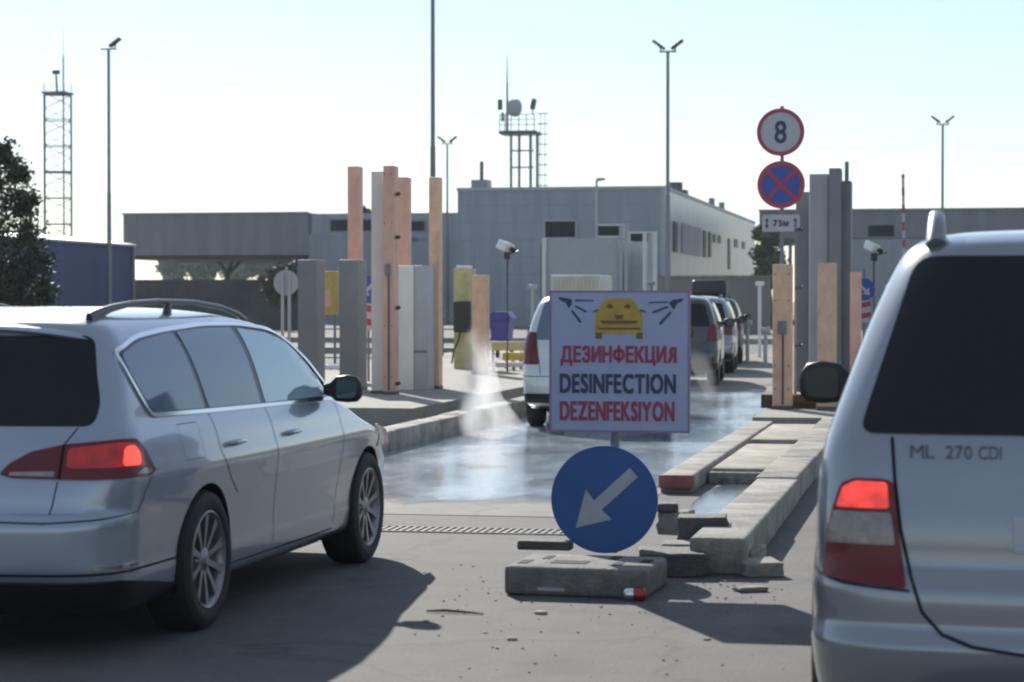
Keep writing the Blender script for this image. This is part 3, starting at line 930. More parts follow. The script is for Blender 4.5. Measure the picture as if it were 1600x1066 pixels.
# cameras / floodlights on poles
def pole_camera(px, py, Y, label, base=0, s=1.0, flip=1):
    t = thing('camera_pole', label, 'camera', (X_at(px + 4, Y), Y, base))
    z = Z_at(px, py, Y) - base
    b = MB(); b.path([(0, .05, 0), (0, .05, z - .25), (.02, .03, z - .13)], [.022, .02, .016], 10); b.build('pole', 'darksteel', t, smooth=True)
    b = MB(); b.bbox(-.05, .06, -.02, .07, z - .2, z - .07, .012); b.tube((.0, .0, z - .12), (.22 * flip, .0, z - .05), .012, n=8); b.build('bracket', 'black', t, angle=40)
    h = MB(); h.bbox(-.15 * s, .15 * s, -.10 * s, .12 * s, -.09 * s, .09 * s, .03, 3, rot=Matrix.Rotation(R(24), 3, 'Y') @ Matrix.Rotation(R(62), 3, 'Z'))
    hd = at(h, -.03, 0, z + .03).build('housing', 'whitem', t, angle=50)
    b = MB(); b.tube((.10 * s, -.07 * s, z - .02), (.15 * s, -.12 * s, z - .05), .05 * s, n=14); b.build('lens', 'black', t, smooth=True)
    return t
pole_camera(788, 388, 40, 'white camera housing on a dark pole above the blue bin', s=.95)
pole_camera(1361, 389, 37, 'white camera housing on a dark pole left of the silver off-roader\'s roof', s=.8)

# yellow cabinet, dark meter box
Yc = 42
t = thing('yellow_cabinet', 'yellow upright cabinet with a dark olive box on its front, behind the short terracotta pillar', 'cabinet', (X_at(721, Yc), Yc, 0))
panel(709, 735, 420, Yc, .5, 'palewood', t, 'cabinet_body')
k = D_at(721, Yc) / FP
b = MB(); b.bbox(X_at(711, Yc) - t.location.x, X_at(737, Yc) - t.location.x, -.16, -.005, Z_at(720, 519, Yc), Z_at(720, 471, Yc), .02); b.build('meter_box', 'darkgreen', t, angle=40)
b = MB(); zz = Z_at(720, 519, Yc); b.path([(0, -.1, zz), (-.03, -.12, zz - .15), (-.12, -.14, zz - .35), (-.16, -.13, zz - .6)], .018, 8); b.build('cable', 'black', t, smooth=True)
b = MB(); b.bbox(X_at(712, Yc) - t.location.x, X_at(731, Yc) - t.location.x, .05, .4, Z_at(720, 420, Yc) + .002, Z_at(720, 415, Yc), .01); b.build('cabinet_cap', 'whitem', t, angle=40)
# blue bin
Yb = 50
t = thing('waste_bin', 'violet-blue plastic wheelie bin right of the short terracotta pillar', 'bin', (X_at(780, Yb), Yb, .2))
k = D_at(780, Yb) / FP
def zl(py): return Z_at(780, py, Yb) - .2
b = MB()
b.prism([(-13 * k, zl(532)), (13 * k, zl(532)), (16 * k, zl(500)), (-16 * k, zl(500))], 0, .6); b.build('bin_body', 'bin', t)
b = MB(); b.prism([(-17 * k, zl(500) + .003), (17 * k, zl(500) + .003), (20 * k, zl(497)), (12 * k, zl(487)), (-10 * k, zl(487)), (-18 * k, zl(494))], -.04, .64); b.build('bin_lid', 'bin', t)
for sx in (-1, 1):
    b = MB(); b.tube((sx * 11 * k - .03, .62, .1), (sx * 11 * k + .03, .62, .1), .1, n=18); b.build('wheel', 'black', t, smooth=True)
# bin stand slab
b = MB(); b.bbox(-1.3, 1.3, -.3, .9, 0, .19, .02); o = b.build('bin_plinth', 'kerb', angle=40); o.location = (X_at(780, Yb), Yb, 0)
tag(o, 'low concrete plinth carrying the violet-blue bin', 'plinth')

# yellow and white barrier rails at the far kerb
def rail(px0, px1, pyt, pyb, Y, label, m, group='low barrier rails by the blue bin'):
    x0, x1 = X_at(px0, Y), X_at(px1, Y)
    t = thing('barrier_rail', label, 'barrier', ((x0 + x1) / 2, Y, 0), group=group)
    zt, zb = Z_at((px0 + px1) / 2, pyt, Y), Z_at((px0 + px1) / 2, pyb, Y)
    w2 = (x1 - x0) / 2
    b = MB(); b.bbox(-w2, w2, 0, .12, zb, zt, .015); b.build('beam', m, t, angle=40)
    for s in (-.85, 0, .85):
        b = MB(); b.tube((s * w2, .16, 0), (s * w2, .16, zt + .02), .03, n=8); b.build('support', 'steel', t, smooth=True)
    return t
rail(762, 835, 534, 548, 44, 'pale yellow barrier rail, highest of the rails beside the silver van', 'palewood')
rail(785, 838, 551, 563, 42, 'strong yellow barrier rail, middle one beside the silver van', 'yellow')
rail(762, 838, 566, 574, 41, 'grey-green barrier rail, lowest and nearest beside the silver van', 'cream')
rail(495, 530, 570, 577, 41, 'white horizontal barrier rail between the two dark grey cabinets', 'whitem')

# yellow sign/board seen between cabinets
Yq = 46
t = thing('yellow_board', 'yellow and ochre notice board seen between the two dark grey cabinets', 'board', (X_at(512, Yq), Yq, 0))
k = D_at(512, Yq) / FP
b = MB(); b.bbox(-17 * k, 17 * k, 0, .05, Z_at(512, 492, Yq), Z_at(512, 424, Yq), .01); bb = b.build('board', 'plateyellow', t, angle=40)
b = MB(); b.prism([(-4 * k, Z_at(512, 455, Yq)), (3 * k, Z_at(512, 450, Yq)), (6 * k, Z_at(512, 478, Yq)), (-7 * k, Z_at(512, 480, Yq))], -.004, -.001); b.build('pale_print', 'terra', bb)
b = MB(); b.tube((-10 * k, .08, 0), (-10 * k, .08, Z_at(512, 430, Yq)), .03, n=8); b.tube((10 * k, .08, 0), (10 * k, .08, Z_at(512, 430, Yq)), .03, n=8); b.build('posts', 'steel', t, smooth=True)
# railings between pillars
Yr = 52
t = thing('steel_railing', 'grey steel railing with thin bars behind the left-hand pillars', 'railing', (X_at(600, Yr), Yr, 0))
xa, xb = X_at(480, Yr) - t.location.x, X_at(745, Yr) - t.location.x
b = MB()
for z in (.15, .38, .61, .84, 1.07): b.tube((xa, 0, z), (xb, 0, z), .018, n=6)
b.build('bars', 'steel', t, smooth=True)
for i in range(6):
    b = MB(); b.tube((xa + (xb - xa) * i / 5, 0, 0), (xa + (xb - xa) * i / 5, 0, 1.1), .03, n=8); b.build('post', 'steel', t, smooth=True)

# ================================================================== BUILDINGS
def wallbox(x0, x1, y0, y1, z0, z1, name, m, parent):
    b = MB(); b.box(x0 - parent.location.x, x1 - parent.location.x, y0 - parent.location.y, y1 - parent.location.y, z0 - parent.location.z, z1 - parent.location.z)
    return b.build(name, m, parent)
def front_window(px0, px1, py0, py1, Y, parent, glass='winglass', frame='ltgrey', fr=.10, proud=.06):
    x0, x1 = X_at(px0, Y), X_at(px1, Y)
    z1, z0 = Z_at((px0 + px1) / 2, py0, Y), Z_at((px0 + px1) / 2, py1, Y)
    b = MB()
    for a in ((x0 - fr, x1 + fr, z1, z1 + fr), (x0 - fr, x1 + fr, z0 - fr, z0), (x0 - fr, x0, z0, z1), (x1, x1 + fr, z0, z1)):
        b.box(a[0] - parent.location.x, a[1] - parent.location.x, Y - proud - parent.location.y, Y - .003 - parent.location.y, a[2], a[3])
    w_ = b.build('window', frame, parent)
    b = MB(); b.box(x0 - parent.location.x + .001, x1 - parent.location.x - .001, Y - .03 - parent.location.y, Y - .004 - parent.location.y, z0 + .001, z1 - .001)
    b.build('pane', glass, w_)
    return w_
YB = 127.0
XB = X_at(1037, YB); XB0 = X_at(715, YB)
YB2 = YB * X_at(1037, 1) / X_at(1178.5, 1)
ZB = Z_at(1037, 293, YB)
bl = thing('border_hall', 'large flat-roofed metal-clad hall with a long pale side wall beside the lanes', 'building', (XB, YB, 0))
wallbox(XB0, XB - .02, YB, YB2, 0, ZB, 'hall_body', 'clad', bl)
wallbox(XB - .019, XB + .05, YB + .02, YB2 - .02, 0, ZB - .02, 'side_cladding', 'clads', bl)
b = MB(); b.box(XB0 - XB - .06, .09, -.07, -.004, ZB - .10, ZB + .09); b.box(.052, .11, -.003, YB2 - YB, ZB - .10, ZB + .09); b.build('roof_edge', 'ltgrey', bl)
b = MB(); b.box(-.16, .075, -.05, -.005, 0, ZB - .11); b.build('corner_trim', 'ltgrey', bl)
b = MB(); x_ = X_at(715, YB) - XB
for px in (858, 980): b.box(X_at(px, YB) - XB, X_at(px, YB) - XB + .05, -.03, -.003, .0, ZB - .12)
b.build('downpipes', 'clad', bl)
front_window(852, 899, 346, 371, YB, bl)
front_window(933, 974, 353, 369, YB, bl, frame='whitep')
front_window(985, 1017, 365, 379, YB, bl, frame='whitep')
def side_Y(px): return XB / X_at(px, 1)
def side_rect(px0, px1, py0, py1, m, name='window', d=.06):
    y0, y1 = side_Y(px0), side_Y(px1)
    ym = (y0 + y1) / 2
    z1, z0 = Z_at((px0 + px1) / 2, py0, ym), Z_at((px0 + px1) / 2, py1, ym)
    b = MB(); b.box(.052, .052 + d, y0 - YB, y1 - YB, z0, z1)
    return b.build(name, m, bl)
for (a, c, d_, e_) in ((1050, 1056, 347, 394), (1097, 1101, 361, 402), (1105.5, 1109, 363, 402), (1113, 1116, 366, 379), (1120.5, 1124, 368, 380), (1136, 1139, 373, 421), (1146, 1151, 374, 387), (1158, 1162, 378, 389)):
    side_rect(a, c, d_, e_, 'winglass')
side_rect(1063, 1092, 353, 398, 'cladl', 'side_panel', .10)
for (px0, px1, pyt, pyb, Y) in ((736, 762, 281, 293, YB + 6),):
    b = MB(); b.box(X_at(px0, Y) - XB, X_at(px1, Y) - XB, Y - YB, Y - YB + 1.2, ZB + .002, Z_at(750, pyt, Y)); ch = b.build('roof_unit', 'clad', bl)
    b = MB(); b.tube((X_at(750, Y) - XB, Y - YB + .5, ZB), (X_at(750, Y) - XB, Y - YB + .5, Z_at(750, 252, Y)), .12, n=12); b.build('flue', 'darksteel', ch, smooth=True)
Yv = side_Y(1084) + .5
b = MB(); b.tube((-1.2, Yv - YB, ZB), (-1.2, Yv - YB, Z_at(1084, 285, Yv)), .42, n=18); b.bbox(-2.2, -.7, Yv - YB + 1.2, Yv - YB + 2.6, ZB + .003, ZB + .7, .05)
b.build('roof_vent', 'darksteel', bl, smooth=True, angle=40)
for px in (1125, 1140):
    Yv = side_Y(px); b = MB(); b.tube((-.6, Yv - YB, ZB), (-.6, Yv - YB, ZB + .8), .22, n=12); b.build('roof_vent', 'steel', bl, smooth=True)

# roof-top mast platform
YT2 = YB + 9
rt = thing('roof_platform', 'steel antenna platform with dish, whip mast and caged ladder on the hall roof', 'platform', (X_at(810, YT2), YT2, ZB + .002))
def RX(px): return X_at(px, YT2) - rt.location.x
def RZ(py): return Z_at(810, py, YT2) - rt.location.z
for k_, (px, r_) in enumerate(((798.5, .09), (805, .09), (829, .10), (833.5, .10))):
    b = MB(); yy = (0, 1.3, 0, 1.3)[k_]; b.tube((RX(px), yy, 0), (RX(px), yy, RZ(208)), r_, n=8); b.build('leg', 'steel', rt, smooth=True)
b = MB(); b.box(RX(781), RX(838), -.3, 1.7, RZ(210), RZ(205)); b.build('deck', 'darksteel', rt)
b = MB()
for z in (RZ(262), RZ(236)): b.tube((RX(798), 0, z), (RX(834), 0, z), .06, n=6)
b.build('cross_brace', 'steel', rt)
b = MB()
for z in (RZ(196), RZ(188), RZ(180)):
    b.tube((RX(781), -.28, z), (RX(838), -.28, z), .025, n=6)
for px in (782, 790, 800, 812, 824, 836): b.tube((RX(px), -.28, RZ(205)), (RX(px), -.28, RZ(180)), .03, n=6)
b.build('guard_rail', 'steel', rt)
b = MB(); b.tube((RX(791.5), .2, RZ(205)), (RX(791.5), .2, RZ(130)), .09, .06, n=8); b.tube((RX(791.5), .2, RZ(130)), (RX(791.5), .2, RZ(84)), .05, .015, n=6); b.build('whip_mast', 'steel', rt, smooth=True)
b = MB(); b.lathe_x([(-.22, 0), (-.20, .30), (-.1, .50), (.16, .56), (.18, .52), (.0, .3), (-.08, 0)], 28)
b = at(b.__class__().merge(b, Matrix.Rotation(R(60), 4, 'Z')), RX(803), -.1, RZ(169)); b.build('dish', 'ltgrey', rt, smooth=True)
b = MB(); b.bbox(RX(781) - .1, RX(785), -.2, .1, RZ(172), RZ(156), .03); b.bbox(RX(784), RX(787), -.2, .1, RZ(190), RZ(176), .03); b.build('antenna_boxes', 'darksteel', rt)
b = MB(); b.tube((RX(831), .2, RZ(180)), (RX(831), .2, RZ(170)), .04, n=8); b.bbox(RX(829), RX(836), .0, .35, RZ(172), RZ(155), .04, rot=Matrix.Rotation(R(12), 3, 'Y')); b.build('camera_head', 'darksteel', rt, angle=40)
b = MB()
for i in range(8):
    z = RZ(290) + (RZ(178) - RZ(290)) * i / 7
    b.tube((RX(838), .3, z), (RX(855), .3, z), .035, n=6)
for px in (843, 850): b.tube((RX(px), .3, 0), (RX(px), .3, RZ(178)), .022, n=6)
b.build('ladder', 'steel', rt)

# canopies and link building, left
YC = 148
cn = thing('inspection_canopy', 'long dark grey truck canopy with open space and a forked column below', 'canopy', (X_at(193, YC), YC, 0))
xw0, xw1 = X_at(193, YC), X_at(483, YC)
wallbox(xw0, xw1, YC, YC + 22, Z_at(340, 399, YC), Z_at(340, 333.5, YC), 'fascia', 'fascia', cn)
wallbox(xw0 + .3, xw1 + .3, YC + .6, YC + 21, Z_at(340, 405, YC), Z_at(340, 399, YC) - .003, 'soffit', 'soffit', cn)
b = MB(); b.box(-.08, xw1 - xw0, -.10, -.003, Z_at(340, 335, YC), Z_at(340, 332, YC)); b.build('roof_edge', 'steel', cn)
YK = YC + 8
b = MB(); xk = X_at(355, YK) - cn.location.x
zf = Z_at(355, 424, YK)
b.tube((xk, 8, 0), (xk, 8, zf), .26, .2, n=12)
for dx, dy in ((-1.1, .5), (-.5, -.8), (.15, .9), (.75, -.6), (1.25, .4)):
    b.tube((xk, 8, zf - .25), (xk + dx, 8 + dy, Z_at(355, 402, YK)), .13, .09, n=8)
b.build('forked_column', 'darksteel', cn, smooth=True)
lk = thing('link_building', 'flat grey office wing between the canopy and the large hall', 'building', (X_at(484, YC), YC, 0))
wallbox(X_at(484, YC), X_at(722, YC), YC + .3, YC + 20, 0, Z_at(600, 333, YC), 'wing_body', 'clad', lk)
YQ = YC - 8
wallbox(X_at(483, YQ), X_at(602, YQ), YQ, YC + .29, 0, Z_at(540, 366, YQ), 'lower_block', 'cladl', lk)
front_window(517, 545, 344, 361, YC + .3, lk, frame='steel')
front_window(562, 590, 344, 361, YC + .3, lk, frame='steel')
front_window(640, 664, 346, 361, YC + .3, lk, frame='steel')
wallbox(X_at(603, YQ), X_at(722, YQ), YQ + 2, YC + .29, 0, Z_at(660, 377, YQ), 'lower_block', 'clad', lk)
# right building
YD = 150
rb = thing('customs_building', 'long flat grey customs building behind the silver off-roader, one dark window', 'building', (X_at(1186, YD), YD, 0))
wallbox(X_at(1186, YD), X_at(1760, YD), YD, YD + 20, Z_at(1400, 372, YD), Z_at(1400, 327, YD), 'upper_band', 'fascia', rb)
wallbox(X_at(1330, YD), X_at(1760, YD), YD + .4, YD + 19, 0, Z_at(1400, 372, YD) - .002, 'lower_wall', 'clad', rb)
b = MB(); b.box(-.05, X_at(1760, YD) - rb.location.x, -.12, -.003, Z_at(1400, 329, YD), Z_at(1400, 326, YD)); b.build('roof_edge', 'steel', rb)
front_window(1356, 1397, 352, 370, YD, rb, frame='steel')
YD2 = 118
wallbox(X_at(1322, YD2), X_at(1440, YD2), YD2, YD2 + 5, 0, Z_at(1380, 374, YD2), 'lower_block', 'cladl', rb)
for px in (1230, 1262): wallbox(X_at(px, YD), X_at(px + 5, YD), YD + 1, YD + 1.5, 0, Z_at(1400, 372, YD) - .002, 'column', 'steel', rb)

# grey-brown perimeter wall in front of the hall
YW = 103
pw = thing('perimeter_wall', 'low grey-brown panel wall in front of the large hall', 'wall', (X_at(990, YW), YW, 0))
wallbox(X_at(978, YW), X_at(1203, YW), YW, YW + .3, 0, Z_at(1100, 434, YW), 'wall_panels', 'wallgb', pw)
b = MB(); b.box(X_at(977, YW) - pw.location.x, X_at(1204, YW) - pw.location.x, -.06, .36, Z_at(1100, 434, YW) + .002, Z_at(1100, 434, YW) + .1); b.build('coping', 'kerb2', pw)
YW2 = 112
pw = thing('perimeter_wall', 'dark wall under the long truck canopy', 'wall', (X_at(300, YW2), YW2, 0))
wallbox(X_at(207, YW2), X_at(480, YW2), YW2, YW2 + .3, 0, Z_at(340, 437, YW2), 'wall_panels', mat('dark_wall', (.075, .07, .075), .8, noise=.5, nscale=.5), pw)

# booths before the hall
YO = 84
bo = thing('control_booth', 'light grey control booth with two bays and pale corner posts, in front of the hall', 'booth', (X_at(845, YO), YO, 0))
wallbox(X_at(857, YO), X_at(966, YO), YO, YO + 4, 0, Z_at(900, 373, YO), 'main_bay', 'booth', bo)
wallbox(X_at(982, YO), X_at(1004, YO), YO + .4, YO + 4, 0, Z_at(990, 377, YO), 'side_bay', 'booth', bo)
for px, pt in ((848, 372), (968, 354), (976, 350), (1005, 364), (1013, 366), (1021, 362)):
    b = MB(); b.box(X_at(px, YO) - bo.location.x, X_at(px + 5.5, YO) - bo.location.x, -.15, -.005, 0, Z_at(px, pt, YO)); b.build('corner_post', 'whitep' if px in (1005, 1021, 848) else 'ltgrey', bo)
b = MB(); b.box(X_at(843, YO) - bo.location.x, X_at(848, YO) - bo.location.x, .1, .8, 0, Z_at(846, 380, YO)); b.build('dark_post', 'greyp', bo)
YM = 62
cb = thing('storage_box', 'cream ribbed storage box standing behind the silver van', 'box', (X_at(900, YM), YM, 0))
zt = Z_at(900, 430, YM)
x0, x1 = X_at(861, YM) - cb.location.x, X_at(938, YM) - cb.location.x
b = MB(); b.bbox(x0, x1, 0, 2.2, .15, zt, .03); b.build('box_body', 'creambox', cb, angle=40)
b = MB()
for i in range(12): b.box(x0 + .05 + i * (x1 - x0 - .1) / 12, x0 + .1 + i * (x1 - x0 - .1) / 12, -.03, -.003, .2, zt - .05)
b.build('box_ribs', 'creambox', cb)
b = MB(); b.box(x0 + .1, x1 - .1, .1, 2.1, .0, .149); b.build('skids', 'black', cb)

# blue shed
YS2 = 76
YS2 = 98.0
sh = thing('blue_shed', 'dark blue sheet-metal shed with a shallow curved grey roof behind the white estate car', 'shed', (X_at(207, YS2), YS2, 0))
def SX(px): return X_at(px, YS2) - sh.location.x
def SZ(px, py): return Z_at(px, py, YS2)
b = MB(); b.box(-14, 0, -26, 0, 0, SZ(200, 386)); b.build('shed_walls', 'blueshed', sh)
ze = SZ(200, 385.8); b = MB(); b.prism([(.15, ze), (.15, ze + .10), (-1.6, ze + .32), (-3.2, ze + .48), (-5.2, ze + .60), (-7, ze + .64), (-8.8, ze + .60), (-10.8, ze + .48), (-14.15, ze + .10), (-14.15, ze)], -26.2, .15); b.build('shed_roof', 'roofsheet', sh)
b = MB(); b.box(.003, .12, -.14, .05, 0, SZ(200, 386)); b.build('corner_trim', 'steel', sh)

# ================================================================== MASTS
def lamp_mast(px, pyt, Y, label, r=.11, heads=2, height=None, group='lamp masts'):
    z = height or Z_at(px, pyt, Y)
    t = thing('lamp_mast', label, 'lamp mast', (X_at(px, Y), Y, 0), group=group)
    b = MB(); b.tube((0, 0, .05), (0, 0, z * .5), r * 1.1, r * .85, n=12); b.tube((0, 0, z * .5), (0, 0, z), r * .72, r * .6, n=12); b.build('pole', 'steel', t, smooth=True)
    b = MB(); b.bbox(-.25, .25, -.25, .25, 0, .05, .01); b.build('base_plate', 'darksteel', t)
    b = MB(); b.box(-.36, .36, -.04, .04, z, z + .07); b.build('crossarm', 'steel', t)
    for s in ((-1, 1) if heads == 2 else (1,)):
        h = MB(); h.bbox(-.30, .30, -.16, .16, -.06, .06, .03, rot=Matrix.Rotation(R(-36 * s), 3, 'Y'))
        at(h, s * .38 if heads == 2 else .30, 0, z + .32).build('floodlight', 'darksteel', t, angle=40)
        h = MB(); h.tube((s * .28, 0, z + .06), (s * .36, 0, z + .30), .03, n=6); h.build('bracket', 'darksteel', t)
    return t
lamp_mast(1043, 83, 92, 'tall lamp mast with two floodlights before the hall corner')
lamp_mast(171, 79, 94, 'tall lamp mast with one floodlight at the blue shed corner', heads=1)
lamp_mast(1472, 196, 128, 'lamp mast with two floodlights above the silver off-roader\'s roof')
lamp_mast(699, 226, 142, 'small far lamp mast with two floodlights just right of the tallest mast')
lamp_mast(676.5, -110, 60, 'tallest mast, rising out of view behind the slim orange pillar', r=.088, height=11.5)
Y_ = 108
t = thing('street_lamp', 'small pale single-arm street lamp before the hall front', 'street lamp', (X_at(932, Y_), Y_, 0))
b = MB(); z = Z_at(932, 282, Y_); b.tube((0, 0, 0), (0, 0, z), .09, .06, n=10); b.tube((0, 0, z - .02), (.3, 0, z + .02), .05, n=8); b.build('pole', 'ltgrey', t, smooth=True)
b = MB(); b.bbox(.0, .42, -.12, .12, z - .02, z + .12, .03); b.build('lamp_head', 'ltgrey', t, angle=40)
# raised barrier arm
Y_ = 58
t = thing('barrier_gate', 'raised striped barrier arm standing upright against the customs building', 'barrier', (X_at(1414, Y_), Y_, 0))
b = MB(); b.bbox(-.2, .2, -.2, .2, 0, 1.0, .03); b.build('barrier_cabinet', 'yellow', t, angle=40)
zA, zB_, zC = 1.0, Z_at(1414, 325, Y_), Z_at(1414, 273, Y_)
arm = MB(); arm.box(-.035, .035, -.23, -.205, .8, zC)
bmesh.ops.rotate(arm.bm, verts=list(arm.bm.verts), cent=(0, 0, .8), matrix=Matrix.Rotation(R(-.8), 3, 'Y'))
arm = arm.build('arm', 'signwhite', t)
b = MB()
zz = 1.1
while zz < zC - .1:
    b.box(-.037, .037, -.234, -.203, zz, min(zz + .22, zC)); zz += .44
bmesh.ops.rotate(b.bm, verts=list(b.bm.verts), cent=(0, 0, .8), matrix=Matrix.Rotation(R(-.8), 3, 'Y'))
b.build('red_stripes', 'signred', arm)

# lattice tower
YLT = 118
lt = thing('lattice_tower', 'square steel lattice tower with platform, camera and whip antenna behind the blue shed', 'tower', (X_at(91.5, YLT), YLT, 0))
k = D_at(91, YLT) / FP
s = 20.4 * k
ang = R(21.5)
cor = [(Matrix.Rotation(ang, 3, 'Z') @ Vector((a * s, c * s, 0))) for a, c in ((-1, -1), (1, -1), (1, 1), (-1, 1))]
ztop = Z_at(91, 148, YLT)
b = MB()
for c in cor: b.tube((c.x, c.y, 0), (c.x, c.y, ztop), .055, n=8)
b.build('corner_legs', 'steel', lt, smooth=True)
lv = [ztop - i * (40.5 * k) for i in range(10)]
b = MB(); d_ = MB()
for i, z in enumerate(lv):
    for a in range(4):
        p, q = cor[a], cor[(a + 1) % 4]
        b.tube((p.x, p.y, z), (q.x, q.y, z), .045 if i % 3 == 0 else .03, n=6)
        if i < 9:
            z2 = lv[i + 1]; zm = (z + z2) / 2
            d_.tube((p.x, p.y, z), (q.x, q.y, zm), .022, n=5); d_.tube((q.x, q.y, zm), (p.x, p.y, z2), .016, n=5)
b.build('crossbars', 'steel', lt); d_.build('diagonal_braces', 'steel', lt)
b = MB(); b.box(-19 * k, 19 * k, -19 * k, 19 * k, ztop + .002, ztop + .10); b.build('deck', 'darksteel', lt)
b = MB()
for a in range(4):
    p, q = cor[a] * 1.04, cor[(a + 1) % 4] * 1.04
    for z in (ztop + .3, ztop + .55): b.tube((p.x, p.y, z), (q.x, q.y, z), .012, n=5)
    b.tube((p.x, p.y, ztop + .1), (p.x, p.y, ztop + .56), .014, n=5)
b.build('guard_rail', 'steel', lt)
b = MB(); b.tube((9.5 * k, 0, 1), (9.5 * k, 0, Z_at(91, 88, YLT)), .05, n=8); b.tube((9.5 * k, 0, Z_at(91, 88, YLT)), (9.5 * k, 0, Z_at(91, 42, YLT)), .02, .008, n=6); b.build('antenna', 'steel', lt, smooth=True)
b = MB(); b.tube((-1 * k, 0, ztop), (-2.5 * k, 0, Z_at(91, 118, YLT)), .06, n=8); b.bbox(-8 * k, 3 * k, -.12, .12, Z_at(91, 117, YLT), Z_at(91, 110, YLT), .04); b.build('camera_head', 'darksteel', lt, smooth=True, angle=40)

# slim posts and clutter beyond the lane, right of the hall
for i, (px, pt, Y, m_) in enumerate(((1187, 447, 60, 'whitem'), (1196, 520, 52, 'ltgrey'), (1168, 508, 55, 'ltgrey'), (1018, 446, 72, 'steel'), (832, 452, 58, 'ltgrey'))):
    lab = ['pale slim post right of the far cars, beside the nearest orange-brown pillar', 'low pale bollard tucked against the nearest orange-brown pillar', 'low pale bollard right of the dark cars', 'thin steel post above the square sign', 'slim post with a small cap left of the square sign'][i]
    t = thing('marker_post', lab, 'post', (X_at(px, Y), Y, 0))
    b = MB(); z = Z_at(px, pt, Y); b.tube((0, 0, 0), (0, 0, z), .045, n=10); b.build('shaft', m_, t, smooth=True)
    b = MB(); b.bbox(-.11, .11, -.08, .08, z, z + .12, .02); b.build('cap', m_, t, angle=40)

# ================================================================== TREES
def tree(px, Y, clumps, label, leaf, nleaf=260, lsize=.09, trunk_r=.16, seed=1, group=None):
    """clumps: (px, py, r_px); trunk with limbs that reach the clumps; leaves are small bent faces"""
    rn = np.random.RandomState(seed)
    k = D_at(px, Y) / FP
    t = thing('broadleaf_tree', label, 'tree', (X_at(px, Y), Y, 0), group=group)
    cl = []
    for (cx_, cy_, rr_) in clumps:
        cl.append((np.array([X_at(cx_, Y) - t.location.x, rn.uniform(-.6, .6) * rr_ * k, Z_at(cx_, cy_, Y)]), rr_ * k))
    b = MB()
    zc = np.mean([c[0][2] for c in cl]); zb = min(c[0][2] for c in cl)
    top = max(c[0][2] for c in cl)
    b.path([(0, 0, 0), (.05, .02, zb * .5), (0, .05, zb), (.1, 0, (zb + top) / 2), (.05, .0, top * .95)], [trunk_r, trunk_r * .8, trunk_r * .65, trunk_r * .4, trunk_r * .12], 10)
    for c, r_ in cl:
        z0 = max(zb * .7, c[2] - 1.3 * r_ - abs(c[0]) * .5)
        b.path([(0.03, .02, z0), (c[0] * .5, c[1] * .5, z0 + (c[2] - z0) * .6), tuple(c)], [trunk_r * .35, trunk_r * .2, trunk_r * .06], 7)
    b.build('trunk', 'bark', t, smooth=True)
    V, F = [], []
    for c, r_ in cl:
        n = int(nleaf * (r_ / .5) ** 2) if r_ > .5 else nleaf
        # sub-clusters make the crown uneven
        ns = max(5, int(n / 45))
        subs = rn.normal(size=(ns, 3)); subs /= np.linalg.norm(subs, axis=1)[:, None]
        subs = c + subs * r_ * (rn.uniform(.25, 1.0, ns)[:, None] ** .6) * np.array([1, 1, .85])
        for sc in subs:
            m_ = n // ns
            P = sc + rn.normal(size=(m_, 3)) * r_ * .26
            for p in P:
                a = rn.normal(size=3); a /= np.linalg.norm(a)
                q = rn.normal(size=3); q -= a * q.dot(a); q /= np.linalg.norm(q)
                s_ = lsize * rn.uniform(.6, 1.3)
                i0 = len(V)
                V += [p - a * s_, p + q * s_ * .45, p + a * s_, p - q * s_ * .45]
                F.append((i0, i0 + 1, i0 + 2, i0 + 3))
    me = bpy.data.meshes.new('crown'); me.from_pydata([tuple(v) for v in V], [], F); me.materials.append(M[leaf])
    o = bpy.data.objects.new('crown', me); COL.objects.link(o); o.parent = t
    return t
tree(-20, 44, [(12, 240, 20), (28, 268, 20), (8, 290, 30), (38, 318, 24), (15, 345, 38), (48, 372, 30), (10, 410, 55), (58, 415, 26), (40, 448, 42), (-40, 330, 60), (-60, 420, 80), (-20, 465, 60), (60, 462, 26), (20, 500, 60), (-50, 240, 45)],
     'dark leafy tree rising behind the white estate car\'s roof, left edge', 'leafdark', 700, .058, .16, 3)
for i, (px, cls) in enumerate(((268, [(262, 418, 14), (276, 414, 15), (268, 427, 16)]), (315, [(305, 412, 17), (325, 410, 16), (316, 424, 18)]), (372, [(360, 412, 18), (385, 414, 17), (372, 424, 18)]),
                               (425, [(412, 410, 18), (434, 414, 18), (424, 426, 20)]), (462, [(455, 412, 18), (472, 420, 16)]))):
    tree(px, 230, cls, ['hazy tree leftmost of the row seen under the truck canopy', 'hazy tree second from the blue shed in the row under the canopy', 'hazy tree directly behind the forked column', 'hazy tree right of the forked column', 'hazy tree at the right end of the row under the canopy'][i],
         'leafhaze', 420, .22, .2, 20 + i, 'far trees beyond the canopy')
tree(1203, 118, [(1192, 366, 13), (1206, 378, 16), (1195, 396, 17), (1210, 408, 18), (1196, 424, 16), (1208, 436, 16)], 'green tree between the end of the hall and the round signs', 'leafmid', 420, .16, .16, 31)
tree(572, 160, [(566, 330, 7), (574, 336, 9)], 'tree top showing over the office wing behind the tall pillars', 'leafmid', 500, .2, .16, 33)
tree(446, 108, [(430, 440, 20), (450, 425, 18), (466, 448, 22), (440, 460, 22)], 'dark bushy tree left of the broad grey cabinet', 'leafdark', 420, .14, .14, 35)

